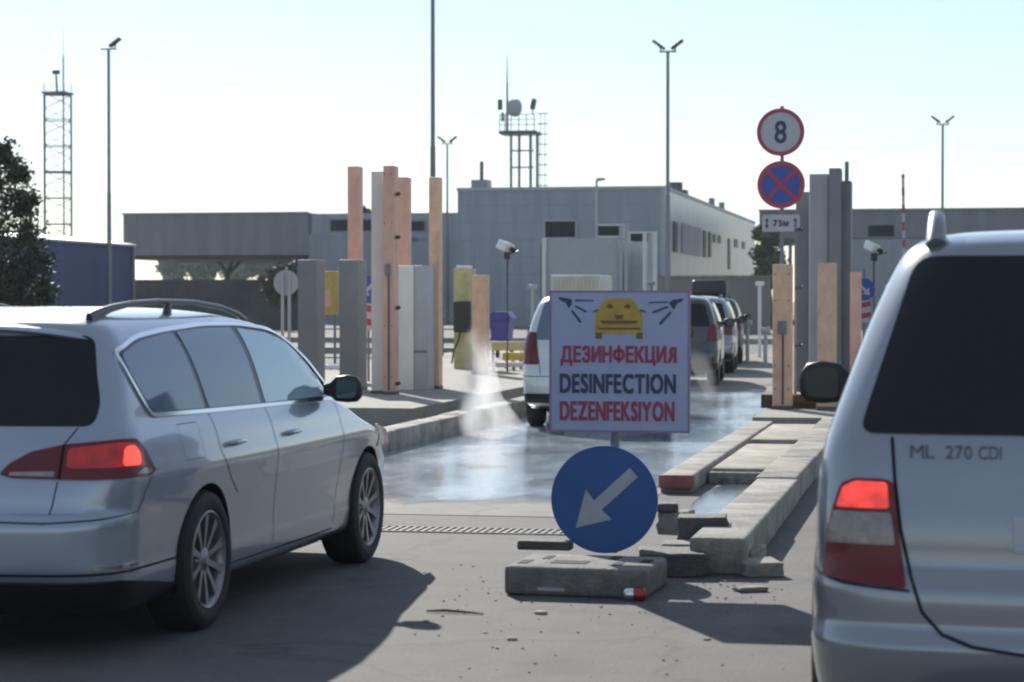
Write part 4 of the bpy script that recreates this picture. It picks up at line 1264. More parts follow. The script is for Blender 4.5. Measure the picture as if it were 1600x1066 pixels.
# ================================================================== CARS
def pchip(xs, ys, xq):
    xs, ys, xq = np.asarray(xs, float), np.asarray(ys, float), np.asarray(xq, float)
    h = np.diff(xs); dl = np.diff(ys) / h
    d = np.zeros_like(ys)
    for i in range(1, len(xs) - 1):
        if dl[i - 1] * dl[i] > 0:
            w1, w2 = 2 * h[i] + h[i - 1], h[i] + 2 * h[i - 1]
            d[i] = (w1 + w2) / (w1 / dl[i - 1] + w2 / dl[i])
    d[0], d[-1] = dl[0], dl[-1]
    i = np.clip(np.searchsorted(xs, xq) - 1, 0, len(xs) - 2)
    t = (xq - xs[i]) / h[i]
    return ((2 * t**3 - 3 * t**2 + 1) * ys[i] + (t**3 - 2 * t**2 + t) * h[i] * d[i] + (-2 * t**3 + 3 * t**2) * ys[i + 1] + (t**3 - t**2) * h[i] * d[i + 1])

class Body:
    """closed car body from stacked plan outlines. rows: z, y_rear, y_front, half width, rear corner radius, front corner radius.
    local axes: x right, y forward from the tail, z up"""
    def __init__(s, rows, br=.10, bf=.16, tp=.05):
        s.rows = np.array(rows, float); s.br, s.bf, s.tp = br, bf, tp
        s.L = s.rows[:, 2].max()
        s.cache = {}
    def half(s, z):
        key = round(float(z), 5)
        if key in s.cache: return s.cache[key]
        zq = min(max(z, s.rows[0, 0]), s.rows[-1, 0])
        yr, yf, w, rr, rf = [float(pchip(s.rows[:, 0], s.rows[:, c], [zq])[0]) for c in range(1, 6)]
        rr = min(rr, w * .9, (yf - yr) * .45); rf = min(rf, w * .9, (yf - yr) * .45)
        pts = [(x, yr) for x in np.linspace(0, w - rr, 10)]
        e = 2.5
        for a in np.linspace(0, math.pi / 2, 11)[1:]:
            c_, s_ = abs(math.cos(a)) ** (2 / e), abs(math.sin(a)) ** (2 / e)
            pts.append((w - rr + rr * s_, yr + rr - rr * c_))
        pts += [(w, y) for y in np.linspace(yr + rr, yf - rf, 44)[1:]]
        for a in np.linspace(0, math.pi / 2, 11)[1:]:
            c_, s_ = abs(math.cos(a)) ** (2 / e), abs(math.sin(a)) ** (2 / e)
            pts.append((w - rf + rf * c_, yf - rf + rf * s_))
        pts += [(x, yf) for x in np.linspace(w - rf, 0, 10)[1:]]
        P = np.array(pts)
        q = (P[:, 0] / w) ** 2
        ym = s.L / 2
        wr = np.clip(1 - (P[:, 1] - yr) / 1.1, 0, 1) ** 2; wf = np.clip(1 - (yf - P[:, 1]) / 1.1, 0, 1) ** 2
        y = P[:, 1] + s.br * q * wr - s.bf * q * wf
        x = P[:, 0] * (1 - s.tp * ((P[:, 1] - ym) / ym) ** 2)
        P = np.stack([x, y], 1)
        s.cache[key] = P
        return P
    def pt(s, mode, u, z):
        P = s.half(z)
        if mode == 'rear':      # u = x
            sg = 1 if u >= 0 else -1
            n = 22
            return np.array([u, np.interp(abs(u), P[:n, 0], P[:n, 1]), z])
        if mode == 'front':
            Q = P[::-1][:22]
            return np.array([u, np.interp(abs(u), Q[:, 0], Q[:, 1]), z])
        if mode in ('side', 'sideL'):      # u = y
            y = P[9:66, 1]; x = P[9:66, 0]
            y = np.maximum.accumulate(y + np.arange(len(y)) * 1e-7)
            X = np.interp(u, y, x)
            return np.array([X if mode == 'side' else -X, u, z])
        if mode in ('arc', 'arcL'):        # u = distance along the outline from the rear centre line
            d = np.concatenate([[0], np.cumsum(np.hypot(*np.diff(P, axis=0).T))])
            X = np.interp(u, d, P[:, 0]); Y = np.interp(u, d, P[:, 1])
            return np.array([X if mode == 'arc' else -X, Y, z])
    def on(s, mode, u, z, off):
        e = .006
        p = s.pt(mode, u, z)
        a = s.pt(mode, u + e, z) - s.pt(mode, u - e, z)
        c = s.pt(mode, u, min(z + e, s.rows[-1, 0] - .002)) - s.pt(mode, u, z - e)
        n = np.cross(a, c); ln = np.linalg.norm(n)
        if ln < 1e-12: return p
        n /= ln
        ctr = np.array([0, s.L / 2, .8])
        if np.dot(n, p - ctr) < 0: n = -n
        return p + n * off
    def mesh(s, levels):
        V, F = [], []
        npf = len(s.half(levels[0])); ring = 2 * npf - 2
        for z in levels:
            P = s.half(z)
            for x, y in P: V.append((x, y, z))
            for x, y in P[-2:0:-1]: V.append((-x, y, z))
        for i in range(len(levels) - 1):
            for k in range(ring):
                j = (k + 1) % ring
                F.append((i * ring + k, i * ring + j, (i + 1) * ring + j, (i + 1) * ring + k))
        F.append(tuple(range(ring))[::-1]); F.append(tuple((len(levels) - 1) * ring + k for k in range(ring)))
        me = bpy.data.meshes.new('body'); me.from_pydata(V, [], F); me.update()
        return me

def round_poly(poly, r, n=5):
    out = []
    m = len(poly)
    rs = r if isinstance(r, (list, tuple)) else [r] * m
    for i in range(m):
        p0, p1, p2 = Vector(poly[i - 1]), Vector(poly[i]), Vector(poly[(i + 1) % m])
        a, c = (p0 - p1), (p2 - p1)
        rr = min(rs[i], a.length * .45, c.length * .45)
        A, C = p1 + a.normalized() * rr, p1 + c.normalized() * rr
        for k in range(n + 1):
            t = k / n
            out.append(tuple((1 - t) ** 2 * A + 2 * t * (1 - t) * p1 + t * t * C))
    return out

def patch(body, mode, poly, name, m, parent, off=.004, step=.05, r=.02, depth=.012, both=False):
    """a curved plate that hugs the body: polygon in (u, z)"""
    if both:
        patch(body, mode + 'L', poly, name, m, parent, off, step, r, depth)
    poly = round_poly(poly, r) if r else poly
    B = MB()
    for mm in [mode]:
        b = bmesh.new()
        vs = [b.verts.new((u, z, 0)) for u, z in poly]
        f = b.faces.new(vs)
        for ax in (0, 1):
            lo = min(p[ax] for p in poly); hi = max(p[ax] for p in poly)
            st = step if ax == 0 else step
            c = math.floor(lo / st) * st + st
            while c < hi - 1e-6:
                no = (1, 0, 0) if ax == 0 else (0, 1, 0)
                co = (c, 0, 0) if ax == 0 else (0, c, 0)
                bmesh.ops.bisect_plane(b, geom=list(b.verts) + list(b.edges) + list(b.faces), dist=1e-5, plane_co=co, plane_no=no)
                c += st
        edges = [e for e in b.edges if e.is_boundary]
        uv = {v: (v.co.x, v.co.y) for v in b.verts}
        ret = bmesh.ops.extrude_edge_only(b, edges=edges)
        nv = [g for g in ret['geom'] if isinstance(g, bmesh.types.BMVert)]
        inner = [(v, (v.co.x, v.co.y)) for v in nv]
        for v, (u, z) in uv.items(): v.co = Vector(body.on(mm, u, z, off))
        for v, (u, z) in inner: v.co = Vector(body.on(mm, u, z, off - depth))
        me = bpy.data.meshes.new('t'); b.to_mesh(me); b.free(); B.bm.from_mesh(me); bpy.data.meshes.remove(me)
    return B.build(name, m, parent, smooth=True, angle=50)

def stroke(body, mode, pts, width, m, parent, name='seam', off=.0025, closed=False, both=False, thick=.0):
    if both: stroke(body, mode + 'L', pts, width, m, parent, name, off, closed)
    B = MB()
    for mm in [mode]:
        P = [Vector(p) for p in pts]
        if closed: P.append(P[0])
        D = []
        for a, c in zip(P, P[1:]):
            n = max(1, int((c - a).length / .03))
            for i in range(n): D.append(a.lerp(c, i / n))
        if not closed: D.append(P[-1])
        n = len(D)
        L, Rr = [], []
        for i, p in enumerate(D):
            q0 = D[i - 1] if (i > 0 or closed) else D[i]
            q1 = D[(i + 1) % n] if (i < n - 1 or closed) else D[i]
            t = (q1 - q0).normalized(); nn = Vector((-t.y, t.x)) * width / 2
            for arr, pp in ((L, p + nn), (Rr, p - nn)):
                arr.append((B.bm.verts.new(Vector(body.on(mm, pp.x, pp.y, off))), B.bm.verts.new(Vector(body.on(mm, pp.x, pp.y, -.004)))))
        for i in range(n if closed else n - 1):
            j = (i + 1) % n
            B.bm.faces.new((L[i][0], L[j][0], Rr[j][0], Rr[i][0]))
            if off > .003:
                B.bm.faces.new((L[i][1], L[j][1], L[j][0], L[i][0])); B.bm.faces.new((Rr[i][0], Rr[j][0], Rr[j][1], Rr[i][1]))
    return B.build(name, m, parent, smooth=True, angle=60)

def car_body(body, parent, m, zs, axles, wr, name='body', arch_clear=.045, wz=None):
    me = body.mesh(zs)
    me.materials.append(M[m]); me.materials.append(M['underbody'])
    o = bpy.data.objects.new(name, me); COL.objects.link(o)
    cut = MB()
    for ay in axles:
        for s_ in (-1, 1):
            c = MB(); R_ = wr + arch_clear
            n = 56
            c.lathe_x([(.48, 0), (.48, R_), (1.3, R_), (1.3, 0)], n)
            bmesh.ops.scale(c.bm, vec=(s_, 1, 1), verts=list(c.bm.verts))
            cut.merge(at(c, 0, ay, (wz or wr)))
    bmesh.ops.recalc_face_normals(cut.bm, faces=list(cut.bm.faces))
    cme = bpy.data.meshes.new('cut'); cut.bm.to_mesh(cme); cut.bm.free()
    cme.materials.append(M['underbody'])
    co = bpy.data.objects.new('cut', cme); COL.objects.link(co)
    md = o.modifiers.new('b', 'BOOLEAN'); md.operation = 'DIFFERENCE'; md.object = co; md.solver = 'EXACT'; md.material_mode = 'TRANSFER'
    dg = bpy.context.evaluated_depsgraph_get(); dg.update()
    nm = bpy.data.meshes.new_from_object(o.evaluated_get(dg))
    o.modifiers.clear(); o.data = nm; bpy.data.objects.remove(co)
    nm.polygons.foreach_set('use_smooth', [True] * len(nm.polygons)); nm.set_sharp_from_angle(angle=R(38))
    o.parent = parent
    return o

def wheel(parent, x, y, wr, width, side, spokes=10, rim_r=.235, name='wheel', steer=0):
    W = bpy.data.objects.new(name, None); COL.objects.link(W); W.parent = parent
    W.location = (x, y, wr); W.rotation_euler = (0, 0, (0 if side > 0 else math.pi) + steer)
    h = width / 2
    b = MB(); b.lathe_x([(-h + .02, rim_r - .01), (-h, rim_r + .02), (-h - .004, wr - .04), (-h + .012, wr - .012), (-h + .04, wr), (h - .04, wr), (h - .012, wr - .012), (h + .004, wr - .04), (h + .002, rim_r + .03), (h - .008, rim_r + .004), (h - .02, rim_r - .006)], 64)
    b.build('tyre', 'tyre', W, smooth=True)
    b = MB()
    b.lathe_x([(h - .006, rim_r + .006), (h - .002, rim_r - .002), (h - .014, rim_r - .016), (h - .035, rim_r - .024), (-h + .03, rim_r - .03)], 64)
    b.lathe_x([(h - .012, 0), (h - .012, .026), (h - .02, .034), (h - .03, .062), (h - .05, .07), (h - .07, .05)], 40)
    for i in range(spokes):
        a = 2 * math.pi * i / spokes
        sp = MB()
        w0, w1 = (.017, .022) if spokes > 7 else (.035, .05)
        vs = []
        for r_, xx, ww in ((.045, h - .028, w0 * .9), (rim_r * .55, h - .020, w0 * .8), (rim_r - .012, h - .012, w1)):
            vs.append([sp.bm.verts.new((xx, -ww, r_)), sp.bm.verts.new((xx, ww, r_)), sp.bm.verts.new((xx - .03, ww * .8, r_)), sp.bm.verts.new((xx - .03, -ww * .8, r_))])
        for p, q in zip(vs, vs[1:]):
            for k_ in range(4): sp.bm.faces.new((p[k_], p[(k_ + 1) % 4], q[(k_ + 1) % 4], q[k_]))
        bmesh.ops.rotate(sp.bm, verts=list(sp.bm.verts), cent=(0, 0, 0), matrix=Matrix.Rotation(a, 3, 'X'))
        b.merge(sp)
    b.build('rim', 'alloy', W, smooth=True, angle=35)
    b = MB(); b.lathe_x([(-.03, 0), (-.03, rim_r - .06), (-.055, rim_r - .06), (-.055, rim_r - .034), (-.06, rim_r - .034), (-.06, 0)], 40); b.build('brake_disc', 'disc', W, smooth=True, angle=40)  # outer flange added to block sunlight coming through the spokes
    return W

def mirror(parent, x, y, z, side, s=1.0, m='black', glass=True, gm='mirrorglass'):
    T = Matrix.Diagonal((side, 1, 1)).to_4x4()
    b = MB()
    # shell: lofted rings from root to tip
    rings = []
    prof = [(.0, .03, .035, .0), (.05, .045, .05, .0), (.09, .075, .085, .005), (.17, .085, .095, .008), (.235, .075, .085, .004), (.262, .05, .055, .0), (.272, .02, .025, 0)]
    for (xx, ry, rz_, dz) in prof:
        ring = []
        for k_ in range(20):
            a = 2 * math.pi * k_ / 20
            cy, sz = math.cos(a), math.sin(a)
            yy = (abs(cy) ** .6) * (1 if cy > 0 else -1) * ry * (1.0 if cy > 0 else .35)
            zz = (abs(sz) ** .75) * (1 if sz > 0 else -1) * rz_
            ring.append(b.bm.verts.new((xx * s, yy * s, (zz + dz) * s)))
        rings.append(ring)
    for p, q in zip(rings, rings[1:]):
        for k_ in range(20): b.bm.faces.new((p[k_], p[(k_ + 1) % 20], q[(k_ + 1) % 20], q[k_]))
    b.bm.faces.new(rings[0]); b.bm.faces.new(rings[-1][::-1])
    bmesh.ops.transform(b.bm, matrix=Matrix.Translation((x, y, z)) @ T, verts=list(b.bm.verts))
    o = b.build('wing_mirror', m, parent, smooth=True, angle=60)
    if glass:
        g = MB(); g.prism(round_poly([(.10, -.06), (.235, -.055), (.245, .05), (.16, .075), (.10, .07)], .02), -.036, -.030)
        bmesh.ops.transform(g.bm, matrix=Matrix.Translation((x, y, z)) @ T @ Matrix.Scale(s, 4), verts=list(g.bm.verts))
        g.build('mirror_glass', gm, o)
    return o

def levels(z0, zr, z1, n1=40, n2=22):
    a = list(np.linspace(z0, zr, n1))
    t = np.linspace(0, 1, n2 + 1)[1:]
    return a + list(zr + (z1 - zr) * (1 - (1 - t) ** 1.7))

# ---------------------------------------------------------------- white estate car
EST = Body([
    (.19, .16, 4.55, .80, .22, .30), (.24, .08, 4.66, .868, .24, .38), (.30, .05, 4.70, .882, .25, .42), (.355, .018, 4.74, .888, .27, .45), (.375, .0, 4.75, .886, .28, .47), (.50, -.006, 4.77, .892, .30, .5), (.575, -.004, 4.76, .899, .30, .52), (.605, .016, 4.75, .902, .30, .52),
    (.622, .046, 4.72, .904, .29, .53), (.70, .062, 4.64, .911, .28, .55), (.765, .078, 4.52, .917, .27, .56), (.782, .083, 4.46, .915, .27, .56), (.84, .100, 4.20, .900, .26, .52), (.90, .118, 3.95, .886, .25, .42), (.95, .14, 3.72, .868, .24, .32),
    (.99, .155, 3.56, .848, .22, .26), (1.05, .18, 3.46, .832, .20, .22), (1.20, .24, 3.20, .792, .18, .20), (1.32, .30, 2.96, .745, .17, .20), (1.375, .32, 2.82, .712, .17, .22), (1.405, .33, 2.68, .682, .17, .26),
    (1.43, .37, 2.50, .645, .20, .30), (1.45, .46, 2.34, .60, .22, .30), (1.468, .62, 2.16, .52, .25, .3), (1.48, .85, 1.98, .41, .2, .2), (1.488, 1.12, 1.78, .22, .1, .1)], br=.09, bf=.20, tp=.045)
EA = (1.15, 3.86)        # axles
WRE = .322
pr, pf = G(322, 986), G(575, 880)
ax = Vector((pf.x - pr.x, pf.y - pr.y, 0)).normalized()
heading = math.atan2(ax.y, ax.x) - math.pi / 2
right = Vector((math.cos(heading), math.sin(heading), 0))
pt_ = pr - ax * EA[0] - right * .885
est = thing('estate_car', 'white-silver estate car with roof rails and lit brake lamp waiting at the left', 'car', (pt_.x, pt_.y, .004), heading)
car_body(EST, est, 'whitecar', levels(.19, 1.40, 1.488, 62, 24), EA, WRE, arch_clear=.032)
for y_ in EA:
    for s_ in (-1, 1): wheel(est, s_ * .79, y_, WRE, .225, s_, 10, .222)
b = MB()
for y_ in EA:
    for s_ in (-1, 1):
        pts = [(s_ * .60, y_ + (WRE + .02) * math.cos(a), WRE + (WRE + .02) * math.sin(a)) for a in np.linspace(-.35, math.pi + .35, 20)]
        for p, q in zip(pts, pts[1:]):
            v = [b.bm.verts.new(p), b.bm.verts.new(q), b.bm.verts.new((s_ * .86, q[1], q[2])), b.bm.verts.new((s_ * .86, p[1], p[2]))]
            b.bm.faces.new(v)
b.build('wheel_arch_liner', 'underbody', est)
# glass
patch(EST, 'rear', [(-.715, .985), (.715, .985), (.725, 1.08), (.645, 1.365), (-.645, 1.365), (-.725, 1.08)], 'rear_window', 'carglass', est, .004, .05, .05)
win = [(.545, 1.10), (.47, 1.20), (.44, 1.295), (.68, 1.352), (1.05, 1.378), (1.6, 1.398), (2.1, 1.395), (2.5, 1.37), (2.78, 1.31), (3.03, 1.19), (3.36, 1.00), (3.40, .972), (2.4, .985), (1.35, 1.0), (.62, 1.012)]
wr_ = round_poly(win, [.1, .1, .035, .1, .1, .1, .1, .1, .1, .06, .02, .02, .05, .05, .05])
patch(EST, 'side', win, 'window_surround', 'trim', est, .003, .06, .05, .01, both=True)
stroke(EST, 'side', wr_, .018, 'chrome', est, 'window_chrome', .010, closed=True, both=True)
patch(EST, 'side', [(.575, 1.11), (.505, 1.20), (.48, 1.283), (.72, 1.334), (1.05, 1.362), (1.17, 1.368), (1.27, 1.015), (.645, 1.03)], 'quarter_window', 'sideglass', est, .0055, .06, .03, .006, both=True)
patch(EST, 'side', [(1.22, 1.370), (1.62, 1.382), (1.99, 1.380), (2.05, 1.004), (1.32, 1.015)], 'rear_door_window', 'sideglass', est, .0055, .06, .015, .006, both=True)
patch(EST, 'side', [(2.06, 1.377), (2.46, 1.35), (2.74, 1.292), (2.98, 1.175), (3.28, 1.008), (3.28, .992), (2.12, 1.003)], 'front_door_window', 'frontglass', est, .0055, .06, .015, .006, both=True)
patch(EST, 'front', [(-.70, 1.01), (.70, 1.01), (.60, 1.385), (-.60, 1.385)], 'windscreen', 'carglass', est, .004, .06, .05)
# spoiler lip
b = MB()
rows_ = []
for x_ in np.linspace(-.64, .64, 25):
    yb = EST.pt('rear', x_, 1.385)[1]
    zc = 1.40 - .05 * (abs(x_) / .64) ** 2.5
    rows_.append([b.bm.verts.new(v) for v in ((x_, yb + .10, zc + .032), (x_, yb - .005, zc + .018), (x_, yb - .035, zc - .002), (x_, yb - .02, zc - .014), (x_, yb + .06, zc - .012))])
for p, q in zip(rows_, rows_[1:]):
    for k_ in range(4): b.bm.faces.new((p[k_], p[k_ + 1], q[k_ + 1], q[k_]))
b.bm.faces.new(rows_[0]); b.bm.faces.new(rows_[-1][::-1])
b.build('roof_spoiler', 'whitecar', est, smooth=True, angle=50)
# tail lamps (right one shows)
lamp = [(.35, .785), (.39, .83), (.48, .88), (.62, .910), (.84, .926), (.94, .926), (1.03, .875), (1.13, .785), (1.08, .768), (.75, .762), (.41, .770)]
for md in ('arc', 'arcL'):
    tl = patch(EST, md, lamp, 'tail_lamp', 'redlens', est, .010, .04, .015, .016)
    tl['label'] = 'dark red wrap-around tail lamp with glowing outer half'
    patch(EST, md, [(.635, .81), (.635, .893), (.84, .912), (.92, .910), (.98, .87), (1.01, .81)], 'lit_segment', 'redlit', tl, .013, .04, .02, .003)
    patch(EST, md, [(.87, .815), (.87, .893), (.92, .900), (.965, .868), (.975, .815)], 'lit_core', 'redcore', tl, .0155, .03, .02, .003)
    patch(EST, md, [(.395, .779), (.40, .794), (.59, .798), (.59, .776)], 'reversing_strip', 'clearlens', tl, .013, .04, .004, .003)
    patch(EST, md, [(.95, .779), (1.0, .803), (1.09, .79), (1.07, .777)], 'side_reflector', 'clearlens', tl, .013, .04, .004, .003)
    stroke(EST, md, [(.61, .765), (.615, .908)], .008, 'gap', tl, 'lamp_seam', .0165)
# seams
S = lambda md, pts, w_=.005, **k_: stroke(EST, md, pts, w_, 'gap', est, **k_)
S('arc', [(.66, .98), (.615, .915)], both=True); S('arc', [(.605, .758), (.59, .66), (.57, .585)], both=True)
S('arc', [(.0, .60), (.57, .588), (.80, .60), (1.0, .62), (1.10, .76)], both=True)
S('arc', [(0, .372), (.9, .372), (1.55, .372)], .010, both=True)
S('side', [(1.30, .99), (1.32, .80), (1.44, .68), (1.55, .60)], both=True)
S('side', [(2.09, .985), (2.12, .7), (2.12, .30)], both=True)
S('side', [(3.28, .96), (3.30, .7), (3.22, .45), (3.18, .30)], both=True)
S('side', [(1.5, .265), (3.18, .265)], .006, both=True)
S('side', [(.86, .80), (1.1, .80), (1.1, .96), (.86, .96)], .0018, closed=True)
stroke(EST, 'arc', [(.78, .396), (1.05, .396)], .016, 'chrome', est, 'bumper_chrome_strip', .006, both=True)  # short chrome strip just above the lower bumper line
patch(EST, 'arc', [(0, .20), (1.5, .20), (1.5, .25), (1.2, .30), (.9, .34), (0, .34)], 'bumper_valance', 'trim', est, .014, .05, .01, .016, both=True)
# door handles, mirrors, rails, fuel
for s_ in (1, -1):
    for y_ in (1.42, 2.28):
        b = MB()
        p = EST.pt('side' if s_ > 0 else 'sideL', y_ + .1, .845)
        b.path([(p[0] - s_ * .01, y_, .84), (p[0] + s_ * .026, y_ + .03, .845), (p[0] + s_ * .03, y_ + .11, .846), (p[0] + s_ * .024, y_ + .18, .845), (p[0] - s_ * .01, y_ + .21, .84)], [.010, .013, .014, .013, .010], 10)
        b.build('door_handle', 'whitecar', est, smooth=True)
    mirror(est, s_ * .845, 3.13, 1.03, s_, .80)
    b = MB()
    zb = lambda yy, xx: 1.40
    P = []
    for yy, zz in ((.50, 1.435), (.60, 1.458), (.75, 1.482), (.98, 1.502), (1.3, 1.512), (1.8, 1.508), (2.2, 1.482), (2.45, 1.448), (2.58, 1.41)):
        P.append((s_ * .585, yy, zz))
    b.path(P, [(.016, .030), (.015, .024), (.012, .018), (.011, .014), (.011, .013), (.011, .013), (.011, .014), (.012, .016), (.014, .018)], 12)
    for yy in (1.45,):
        b.path([(s_ * .585, yy - .02, 1.42), (s_ * .585, yy, 1.50)], [(.022, .05), (.014, .03)], 8)
    b.build('roof_rail', 'rail', est, smooth=True, angle=60)
b = MB(); b.bbox(-.6, .6, .35, 4.4, .16, .21, .01); b.build('underbody', 'underbody', est)
b = MB(); b.bbox(-.26, .26, -.012, .0, .62, .73, .004); bmesh.ops.translate(b.bm, verts=list(b.bm.verts), vec=(0, EST.pt('rear', 0, .67)[1] - .003, 0)); b.build('number_plate', 'signwhite', est)
for s_ in ('side', 'sideL'):
    patch(EST, s_, [(4.05, .66), (4.2, .79), (4.42, .74), (4.5, .64)], 'headlight', 'clearlens', est, .006, .04, .02)

# ---------------------------------------------------------------- silver off-roader
OFF = Body([
    (.20, .14, 4.40, .84, .20, .25), (.26, .04, 4.50, .885, .25, .3), (.33, .0, 4.56, .902, .28, .33), (.40, -.022, 4.58, .911, .29, .35), (.445, -.026, 4.58, .914, .29, .35), (.475, -.010, 4.58, .910, .28, .35), (.50, .002, 4.58, .909, .28, .35), (.58, .004, 4.58, .912, .28, .35), (.615, .008, 4.57, .912, .27, .35), (.65, .026, 4.57, .905, .25, .35), (.675, .050, 4.56, .897, .22, .34),
    (.80, .06, 4.50, .898, .22, .34), (.93, .085, 4.42, .893, .22, .32), (1.00, .10, 4.20, .885, .22, .30), (1.06, .115, 3.75, .872, .22, .26), (1.12, .135, 3.40, .852, .22, .22), (1.26, .20, 3.18, .800, .22, .18), (1.45, .30, 2.88, .727, .23, .16), (1.60, .37, 2.65, .658, .25, .2),
    (1.67, .395, 2.48, .618, .28, .25), (1.70, .41, 2.38, .585, .28, .3), (1.725, .48, 2.2, .535, .28, .3), (1.745, .62, 2.05, .45, .25, .25), (1.76, .9, 1.85, .30, .2, .2), (1.768, 1.2, 1.6, .15, .06, .06)], br=.085, bf=.15, tp=.03)
OAX = (.86, 3.68); WRO = .365
YO_ = 7.0
off = thing('off_road_car', 'silver off-road car with dark rear window and lit upper tail lamp, close at the right', 'car', (X_at(1258, YO_ + .15) + .905, YO_, .004), R(0))
car_body(OFF, off, 'silver', levels(.20, 1.66, 1.768, 84, 24), OAX, WRO, arch_clear=.06)
for y_ in OAX:
    for s_ in (-1, 1): wheel(off, s_ * .775, y_, WRO, .255, s_, 5, .225)
patch(OFF, 'rear', [(-.735, 1.095), (.735, 1.095), (.56, 1.66), (-.56, 1.66)], 'rear_window', 'carglass', off, .006, .05, [.05, .05, .07, .07])
for nm, pl_ in (('quarter_window', [(.62, 1.14), (.72, 1.56), (1.25, 1.59), (1.38, 1.13)]), ('rear_door_window', [(1.46, 1.13), (1.33, 1.59), (1.98, 1.58), (2.12, 1.12)]), ('front_door_window', [(2.2, 1.12), (2.06, 1.575), (2.36, 1.54), (3.1, 1.12)])):
    patch(OFF, 'side', pl_, nm, 'sideglass', off, .005, .06, .04, both=True)
patch(OFF, 'front', [(-.70, 1.16), (.70, 1.16), (.55, 1.62), (-.55, 1.62)], 'windscreen', 'carglass', off, .004, .06, .05)
lo = [(.585, .622), (.605, .76), (.628, .945), (.66, .955), (.75, .955), (.80, .935), (.835, .85), (.88, .66), (.88, .64)]
for md in ('arc', 'arcL'):
    tl = patch(OFF, md, lo, 'tail_lamp', 'redlens', off, .010, .04, .015, .016)
    tl['label'] = 'upright tail lamp, bright red on top, clear in the middle, dark red below'
    patch(OFF, md, [(.640, .862), (.648, .943), (.745, .945), (.79, .925), (.815, .862)], 'brake_segment', 'redbrake', tl, .0135, .03, .012, .003)
    patch(OFF, md, [(.655, .872), (.66, .937), (.745, .938), (.775, .918), (.795, .872)], 'lit_core', 'redbrake', tl, .0155, .03, .012, .003)
    patch(OFF, md, [(.620, .752), (.634, .850), (.826, .850), (.85, .752)], 'clear_segment', 'clearlens', tl, .0135, .03, .01, .003)
# tailgate seam
sp_ = [(.632, 1.085), (.622, .95), (.603, .80), (.572, .66), (.535, .55), (.475, .485), (.38, .452), (.2, .432), (0, .428)]
stroke(OFF, 'rear', [(x_, z_) for x_, z_ in sp_] , .008, 'gap', off, 'tailgate_seam', .0028)
stroke(OFF, 'rear', [(-x_, z_) for x_, z_ in sp_], .011, 'gap', off, 'tailgate_seam', .0028)
for sg in (1, -1):
    stroke(OFF, 'arc', [(.575, .615), (.8, .63), (.95, .655), (1.2, .690), (1.4, .692)] if True else [], .008, 'gap', off, 'bumper_seam', .0026, both=(sg > 0)) if sg > 0 else None
0 and patch(OFF, 'arc', [(.70, .52), (.70, .60), (1.02, .615), (1.05, .53)], 'bumper_step', 'silver', off, .018, .04, .03, .022, both=True)
# lettering on the tailgate
def rear_text(body, parent, s_, x0, x1, z0, z1, m):
    tb = text_mb(s_, x1 - x0, z1 - z0, .004)
    for v in tb.bm.verts:
        x_ = (x0 + x1) / 2 + v.co.x; z_ = (z0 + z1) / 2 + v.co.z
        v.co = Vector(body.on('rear', x_, z_, .006 if v.co.y < 0 else .001))
    return tb.build('lettering', m, parent)
rear_text(OFF, off, 'ML', -.575, -.50, 1.022, 1.062, 'darksteel')
rear_text(OFF, off, '270', -.465, -.385, 1.022, 1.062, 'darksteel')
rear_text(OFF, off, 'CDI', -.365, -.295, 1.022, 1.062, 'darksteel')
S2 = lambda md, pts, w_=.006, **k_: stroke(OFF, md, pts, w_, 'gap', off, **k_)
S2('side', [(1.42, 1.10), (1.40, .9), (1.34, .7)], both=True); S2('side', [(2.16, 1.10), (2.18, .7), (2.18, .38)], both=True); S2('side', [(3.12, 1.10), (3.12, .6), (3.02, .4)], both=True)
patch(OFF, 'side', [(1.3, .31), (3.25, .31), (3.25, .44), (1.3, .44)], 'side_sill', 'trim', off, .012, .08, .02, .02, both=True)
for s_ in (1, -1):
    mirror(off, s_ * .84, 2.95, 1.15, s_, 1.0, 'black', gm='mirrordark')
    b = MB(); b.path([(s_ * .50, .52, 1.70), (s_ * .50, .58, 1.765), (s_ * .50, .68, 1.80), (s_ * .50, 1.0, 1.81), (s_ * .50, 2.0, 1.81), (s_ * .50, 2.25, 1.80), (s_ * .50, 2.36, 1.69)], [(.035, .03), (.03, .026), (.026, .022), .02, .02, .022, .026], 12)
    b.build('roof_rail', 'alloy', off, smooth=True)
    b = MB(); b.path([(s_ * .86, 1.55, .93), (s_ * .915, 1.59, .93), (s_ * .915, 1.75, .93), (s_ * .86, 1.79, .93)], .014, 8); b.path([(s_ * .86, 2.35, .93), (s_ * .915, 2.39, .93), (s_ * .915, 2.55, .93), (s_ * .86, 2.59, .93)], .014, 8); b.build('door_handles', 'silver', off, smooth=True)
b = MB(); b.bbox(-.6, .6, .35, 4.2, .28, .33, .01); b.build('underbody', 'underbody', off)
b = MB(); b.bbox(-.26, .26, -.012, .0, .74, .85, .004); bmesh.ops.translate(b.bm, verts=list(b.bm.verts), vec=(0, OFF.pt('rear', 0, .8)[1] - .003, 0)); b.build('number_plate', 'signwhite', off)

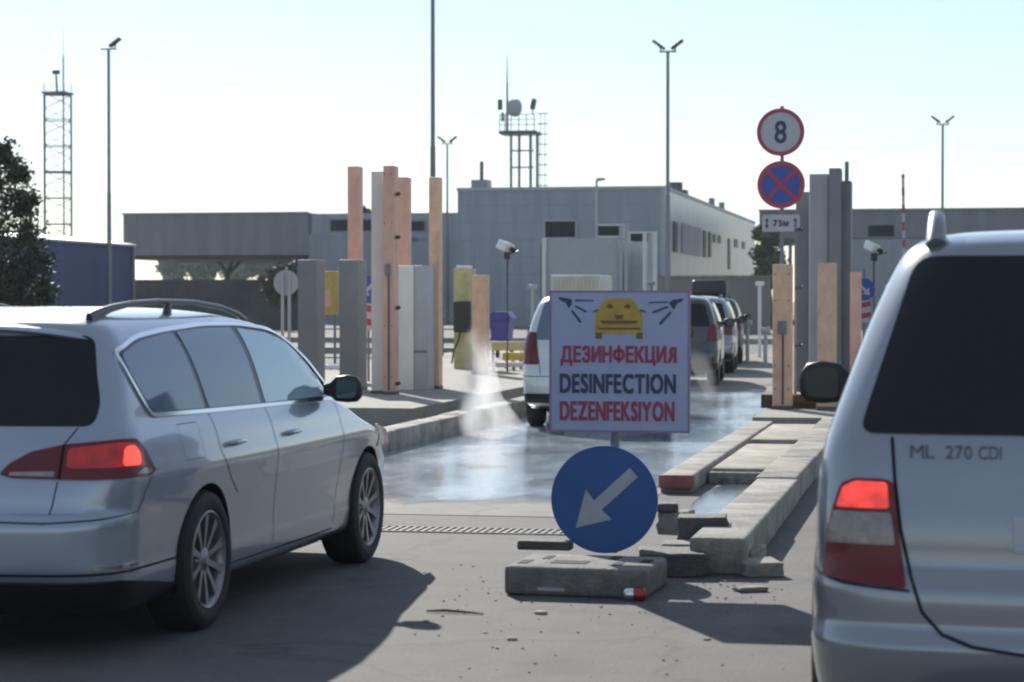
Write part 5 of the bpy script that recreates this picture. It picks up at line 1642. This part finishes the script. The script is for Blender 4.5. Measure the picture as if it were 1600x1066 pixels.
# ---------------------------------------------------------------- cars further up the lane
VAN = Body([
    (.24, .16, 4.1, .78, .2, .3), (.30, .04, 4.25, .85, .22, .4), (.50, .0, 4.35, .885, .22, .5), (.66, .02, 4.30, .89, .20, .5), (.80, .06, 4.10, .885, .18, .45), (.92, .08, 3.85, .875, .17, .4), (1.0, .10, 3.55, .865, .16, .3),
    (1.08, .12, 3.38, .845, .16, .25), (1.25, .19, 3.1, .80, .16, .2), (1.42, .28, 2.8, .74, .18, .2), (1.50, .32, 2.62, .70, .20, .25), (1.55, .38, 2.4, .64, .22, .3), (1.585, .5, 2.2, .54, .25, .3), (1.605, .75, 1.95, .38, .2, .2), (1.615, 1.05, 1.7, .2, .1, .1)], br=.07, bf=.16, tp=.035)
def simple_car(body, name, label, cat, loc, rz, paint, ax_, wr_c, glass, hatch_z=(1.06, 1.46), lampz=(.80, 1.10), group=None, rail_=False):
    t = thing(name, label, cat, loc, rz, group)
    zt = body.rows[-1, 0]
    car_body(body, t, paint, levels(body.rows[0, 0], zt - .10, zt, 44, 14), ax_, wr_c)
    for y_ in ax_:
        for s_ in (-1, 1): wheel(t, s_ * .76, y_, wr_c, .2, s_, 7, .2)
    z0, z1 = hatch_z
    patch(body, 'rear', [(-.72, z0), (.72, z0), (.62, z1), (-.62, z1)], 'rear_window', glass, t, .005, .07, .06)
    patch(body, 'side', [(.55, z0 + .02), (.62, z1 - .04), (1.25, z1 + .0), (1.35, z0)], 'quarter_window', 'sideglass', t, .005, .08, .05, both=True)
    patch(body, 'side', [(1.42, z0), (1.32, z1), (2.05, z1 - .01), (2.12, z0 - .01)], 'rear_door_window', 'sideglass', t, .005, .08, .04, both=True)
    patch(body, 'side', [(2.19, z0 - .01), (2.12, z1 - .01), (2.45, z1 - .07), (3.12, z0 - .02)], 'front_door_window', 'frontglass', t, .005, .08, .04, both=True)
    patch(body, 'front', [(-.70, z0 + .06), (.70, z0 + .06), (.56, z1), (-.56, z1)], 'windscreen', 'carglass', t, .004, .08, .05)
    a, c = lampz
    for md in ('arc', 'arcL'):
        tl = patch(body, md, [(.66, a), (.70, c), (.90, c), (1.0, a)], 'tail_lamp', 'redlens', t, .009, .05, .03, .014)
        patch(body, md, [(.72, a + .13), (.735, c - .03), (.88, c - .03), (.93, a + .13)], 'lamp_upper', 'redlens', tl, .013, .05, .02, .003)
    stroke(body, 'arc', [(0, .62), (.65, .62), (1.2, .63)], .008, 'gap', t, 'bumper_seam', .0026, both=True)
    stroke(body, 'rear', [(.64, .64), (.66, .8), (.70, 1.0)], .007, 'gap', t, 'hatch_seam', .0026); stroke(body, 'rear', [(-.64, .64), (-.66, .8), (-.70, 1.0)], .007, 'gap', t, 'hatch_seam', .0026)
    stroke(body, 'side', [(1.38, z0 - .02), (1.42, .7), (1.44, .34)], .007, 'gap', t, 'door_seam', .0026, both=True); stroke(body, 'side', [(2.16, z0 - .02), (2.18, .34)], .007, 'gap', t, 'door_seam', .0026, both=True)
    b = MB(); b.bbox(-.26, .26, -.012, .0, .70, .81, .004); bmesh.ops.translate(b.bm, verts=list(b.bm.verts), vec=(0, body.pt('rear', 0, .75)[1] - .003, 0)); b.build('number_plate', 'signwhite', t)
    patch(body, 'arc', [(0, .25), (1.3, .25), (1.3, .42), (0, .42)], 'bumper_valance', 'trim', t, .012, .08, .01, .012, both=True)
    for s_ in (1, -1): mirror(t, s_ * .84, 2.95, 1.1, s_, .9, 'black')
    b = MB(); b.bbox(-.6, .6, .3, 3.9, .20, .26, .01); b.build('underbody', 'underbody', t)
    if rail_:
        for s_ in (1, -1):
            b = MB(); b.path([(s_ * .56, .6, zt - .10), (s_ * .56, .7, zt + .01), (s_ * .56, 2.1, zt + .01), (s_ * .56, 2.3, zt - .1)], .02, 8); b.build('roof_rail', 'rail', t, smooth=True)
    return t
YV = 25.9
van = simple_car(VAN, 'minivan', 'pale silver minivan standing in the wet lane behind the square sign', 'van', (X_at(816, YV) + .86, YV, .008), R(5), 'vanpaint', (.85, 3.45), .31, 'sideglass', (1.05, 1.50), (.76, 1.14))
dk = simple_car(VAN, 'dark_hatchback', 'dark hatchback behind the minivan, its right flank catching the light', 'car', (X_at(1122, 39) - .87, 39, .008), R(4), 'darkcar', (.85, 3.45), .31, 'carglass')
wc = simple_car(VAN, 'grey_hatchback', 'grey car queueing between the dark hatchback and the roof-box car', 'car', (X_at(1146, 46) - .87, 46, .008), R(4), 'silver', (.85, 3.45), .31, 'carglass', rail_=True)
bc = simple_car(VAN, 'dark_car', 'farthest queueing car, carrying a black roof box', 'car', (X_at(1160, 53) - .87, 53, .008), R(5), 'darkcar', (.85, 3.45), .31, 'carglass', rail_=True)
YX = 53.3
t = thing('roof_box', 'black roof box on the farthest queueing car', 'roof box', (X_at(1108, YX), YX, 1.60), R(5))
b = MB(); b.bbox(-.42, .42, 0, 2.0, .02, .42, .12, 4); b.build('box_shell', 'black', t, smooth=True, angle=50)
b = MB(); b.box(-.60, .60, .5, .55, -.02, .019); b.box(-.60, .60, 1.5, 1.55, -.02, .019); b.build('cross_bars', 'steel', t)

# ================================================================== SPRAY MIST IN THE LANE
def mist(name, label, cx_, cy_, z0, h, r0, r1, dens, lean=(0, 0), seed=0):
    b = MB()
    n, m_ = 24, 14
    rings = []
    for i in range(m_):
        t = i / (m_ - 1)
        rr_ = (r0 + (r1 - r0) * t) * math.sqrt(max(.02, 1 - (2 * t - 1) ** 8))
        rings.append([b.bm.verts.new((lean[0] * t + rr_ * math.cos(2 * math.pi * k / n), lean[1] * t + rr_ * math.sin(2 * math.pi * k / n), h * t)) for k in range(n)])
    for p, q in zip(rings, rings[1:]):
        for k in range(n): b.bm.faces.new((p[k], p[(k + 1) % n], q[(k + 1) % n], q[k]))
    b.bm.faces.new(rings[0][::-1]); b.bm.faces.new(rings[-1])
    m = bpy.data.materials.new('mist_' + str(seed)); m.use_nodes = True
    nt_ = m.node_tree; nt_.nodes.remove(nt_.nodes['Principled BSDF'])
    v = nt_.nodes.new('ShaderNodeVolumePrincipled'); v.inputs['Color'].default_value = (.95, .96, .97, 1); v.inputs['Anisotropy'].default_value = .45
    tc = nt_.nodes.new('ShaderNodeTexCoord')
    mp = nt_.nodes.new('ShaderNodeMapping'); mp.inputs['Scale'].default_value = (3.2, 3.2, 1.1); mp.inputs['Location'].default_value = (seed, seed * 2, 0)
    nz = nt_.nodes.new('ShaderNodeTexNoise'); nz.inputs['Scale'].default_value = 1.0; nz.inputs['Detail'].default_value = 4
    L = nt_.links.new
    L(tc.outputs['Object'], mp.inputs['Vector']); L(mp.outputs[0], nz.inputs['Vector'])
    mr = nt_.nodes.new('ShaderNodeMapRange'); mr.inputs['From Min'].default_value = .40; mr.inputs['From Max'].default_value = .70
    L(nz.outputs['Fac'], mr.inputs['Value'])
    # fades towards the outline and the top of the cloud
    sp = nt_.nodes.new('ShaderNodeSeparateXYZ'); L(tc.outputs['Generated'], sp.inputs[0])
    def mth(op, a, c):
        q = nt_.nodes.new('ShaderNodeMath'); q.operation = op
        for i_, s_ in enumerate((a, c)):
            if isinstance(s_, (int, float)): q.inputs[i_].default_value = s_
            else: L(s_, q.inputs[i_])
        return q.outputs[0]
    dx = mth('MULTIPLY', mth('SUBTRACT', sp.outputs[0], .5), 2.0); dy = mth('MULTIPLY', mth('SUBTRACT', sp.outputs[1], .5), 2.0)
    dz = mth('MULTIPLY', mth('SUBTRACT', sp.outputs[2], .35), 1.5)
    rr2 = mth('ADD', mth('MULTIPLY', dx, dx), mth('ADD', mth('MULTIPLY', dy, dy), mth('MULTIPLY', dz, dz)))
    fall = mth('MAXIMUM', mth('SUBTRACT', 1.0, rr2), 0.0)
    L(mth('MULTIPLY', mth('MULTIPLY', mr.outputs[0], fall), dens), v.inputs['Density'])
    L(v.outputs[0], nt_.nodes['Material Output'].inputs['Volume'])
    o = b.build(name, m); o.location = (cx_, cy_, z0)
    o['kind'] = 'stuff'; o['label'] = label; o['category'] = 'mist'
    return o
g = G(752, 668)
mist('spray_mist', 'white disinfectant spray drifting over the left kerb and wet lane', g.x, g.y, .02, 1.35, .34, .16, 5.2, (-.22, .5), 1)
g = G(772, 690)
mist('spray_mist', 'thin low spray beside the minivan', g.x, g.y, .02, .7, .45, .12, 3.8, (-.25, .2), 5)
g = G(1085, 655)
mist('spray_mist', 'thin spray right of the square sign over the wet lane', g.x, g.y, .02, .9, .45, .25, 1.6, (-.1, .3), 9)

# ================================================================== HAZE
hz = MB(); hz.box(-190, 190, -8, 420, -2.0, 42)
hm = bpy.data.materials.new('haze_air'); hm.use_nodes = True
hn = hm.node_tree; hn.nodes.remove(hn.nodes['Principled BSDF'])
hv = hn.nodes.new('ShaderNodeVolumePrincipled')
hv.inputs['Color'].default_value = (.80, .92, 1.0, 1)
hv.inputs['Density'].default_value = .00020
hv.inputs['Anisotropy'].default_value = .3
hn.links.new(hv.outputs[0], hn.nodes['Material Output'].inputs['Volume'])
haze = hz.build('haze', hm)
haze['kind'] = 'stuff'; haze['label'] = 'thin bright haze in the air over the whole crossing'; haze['category'] = 'haze'
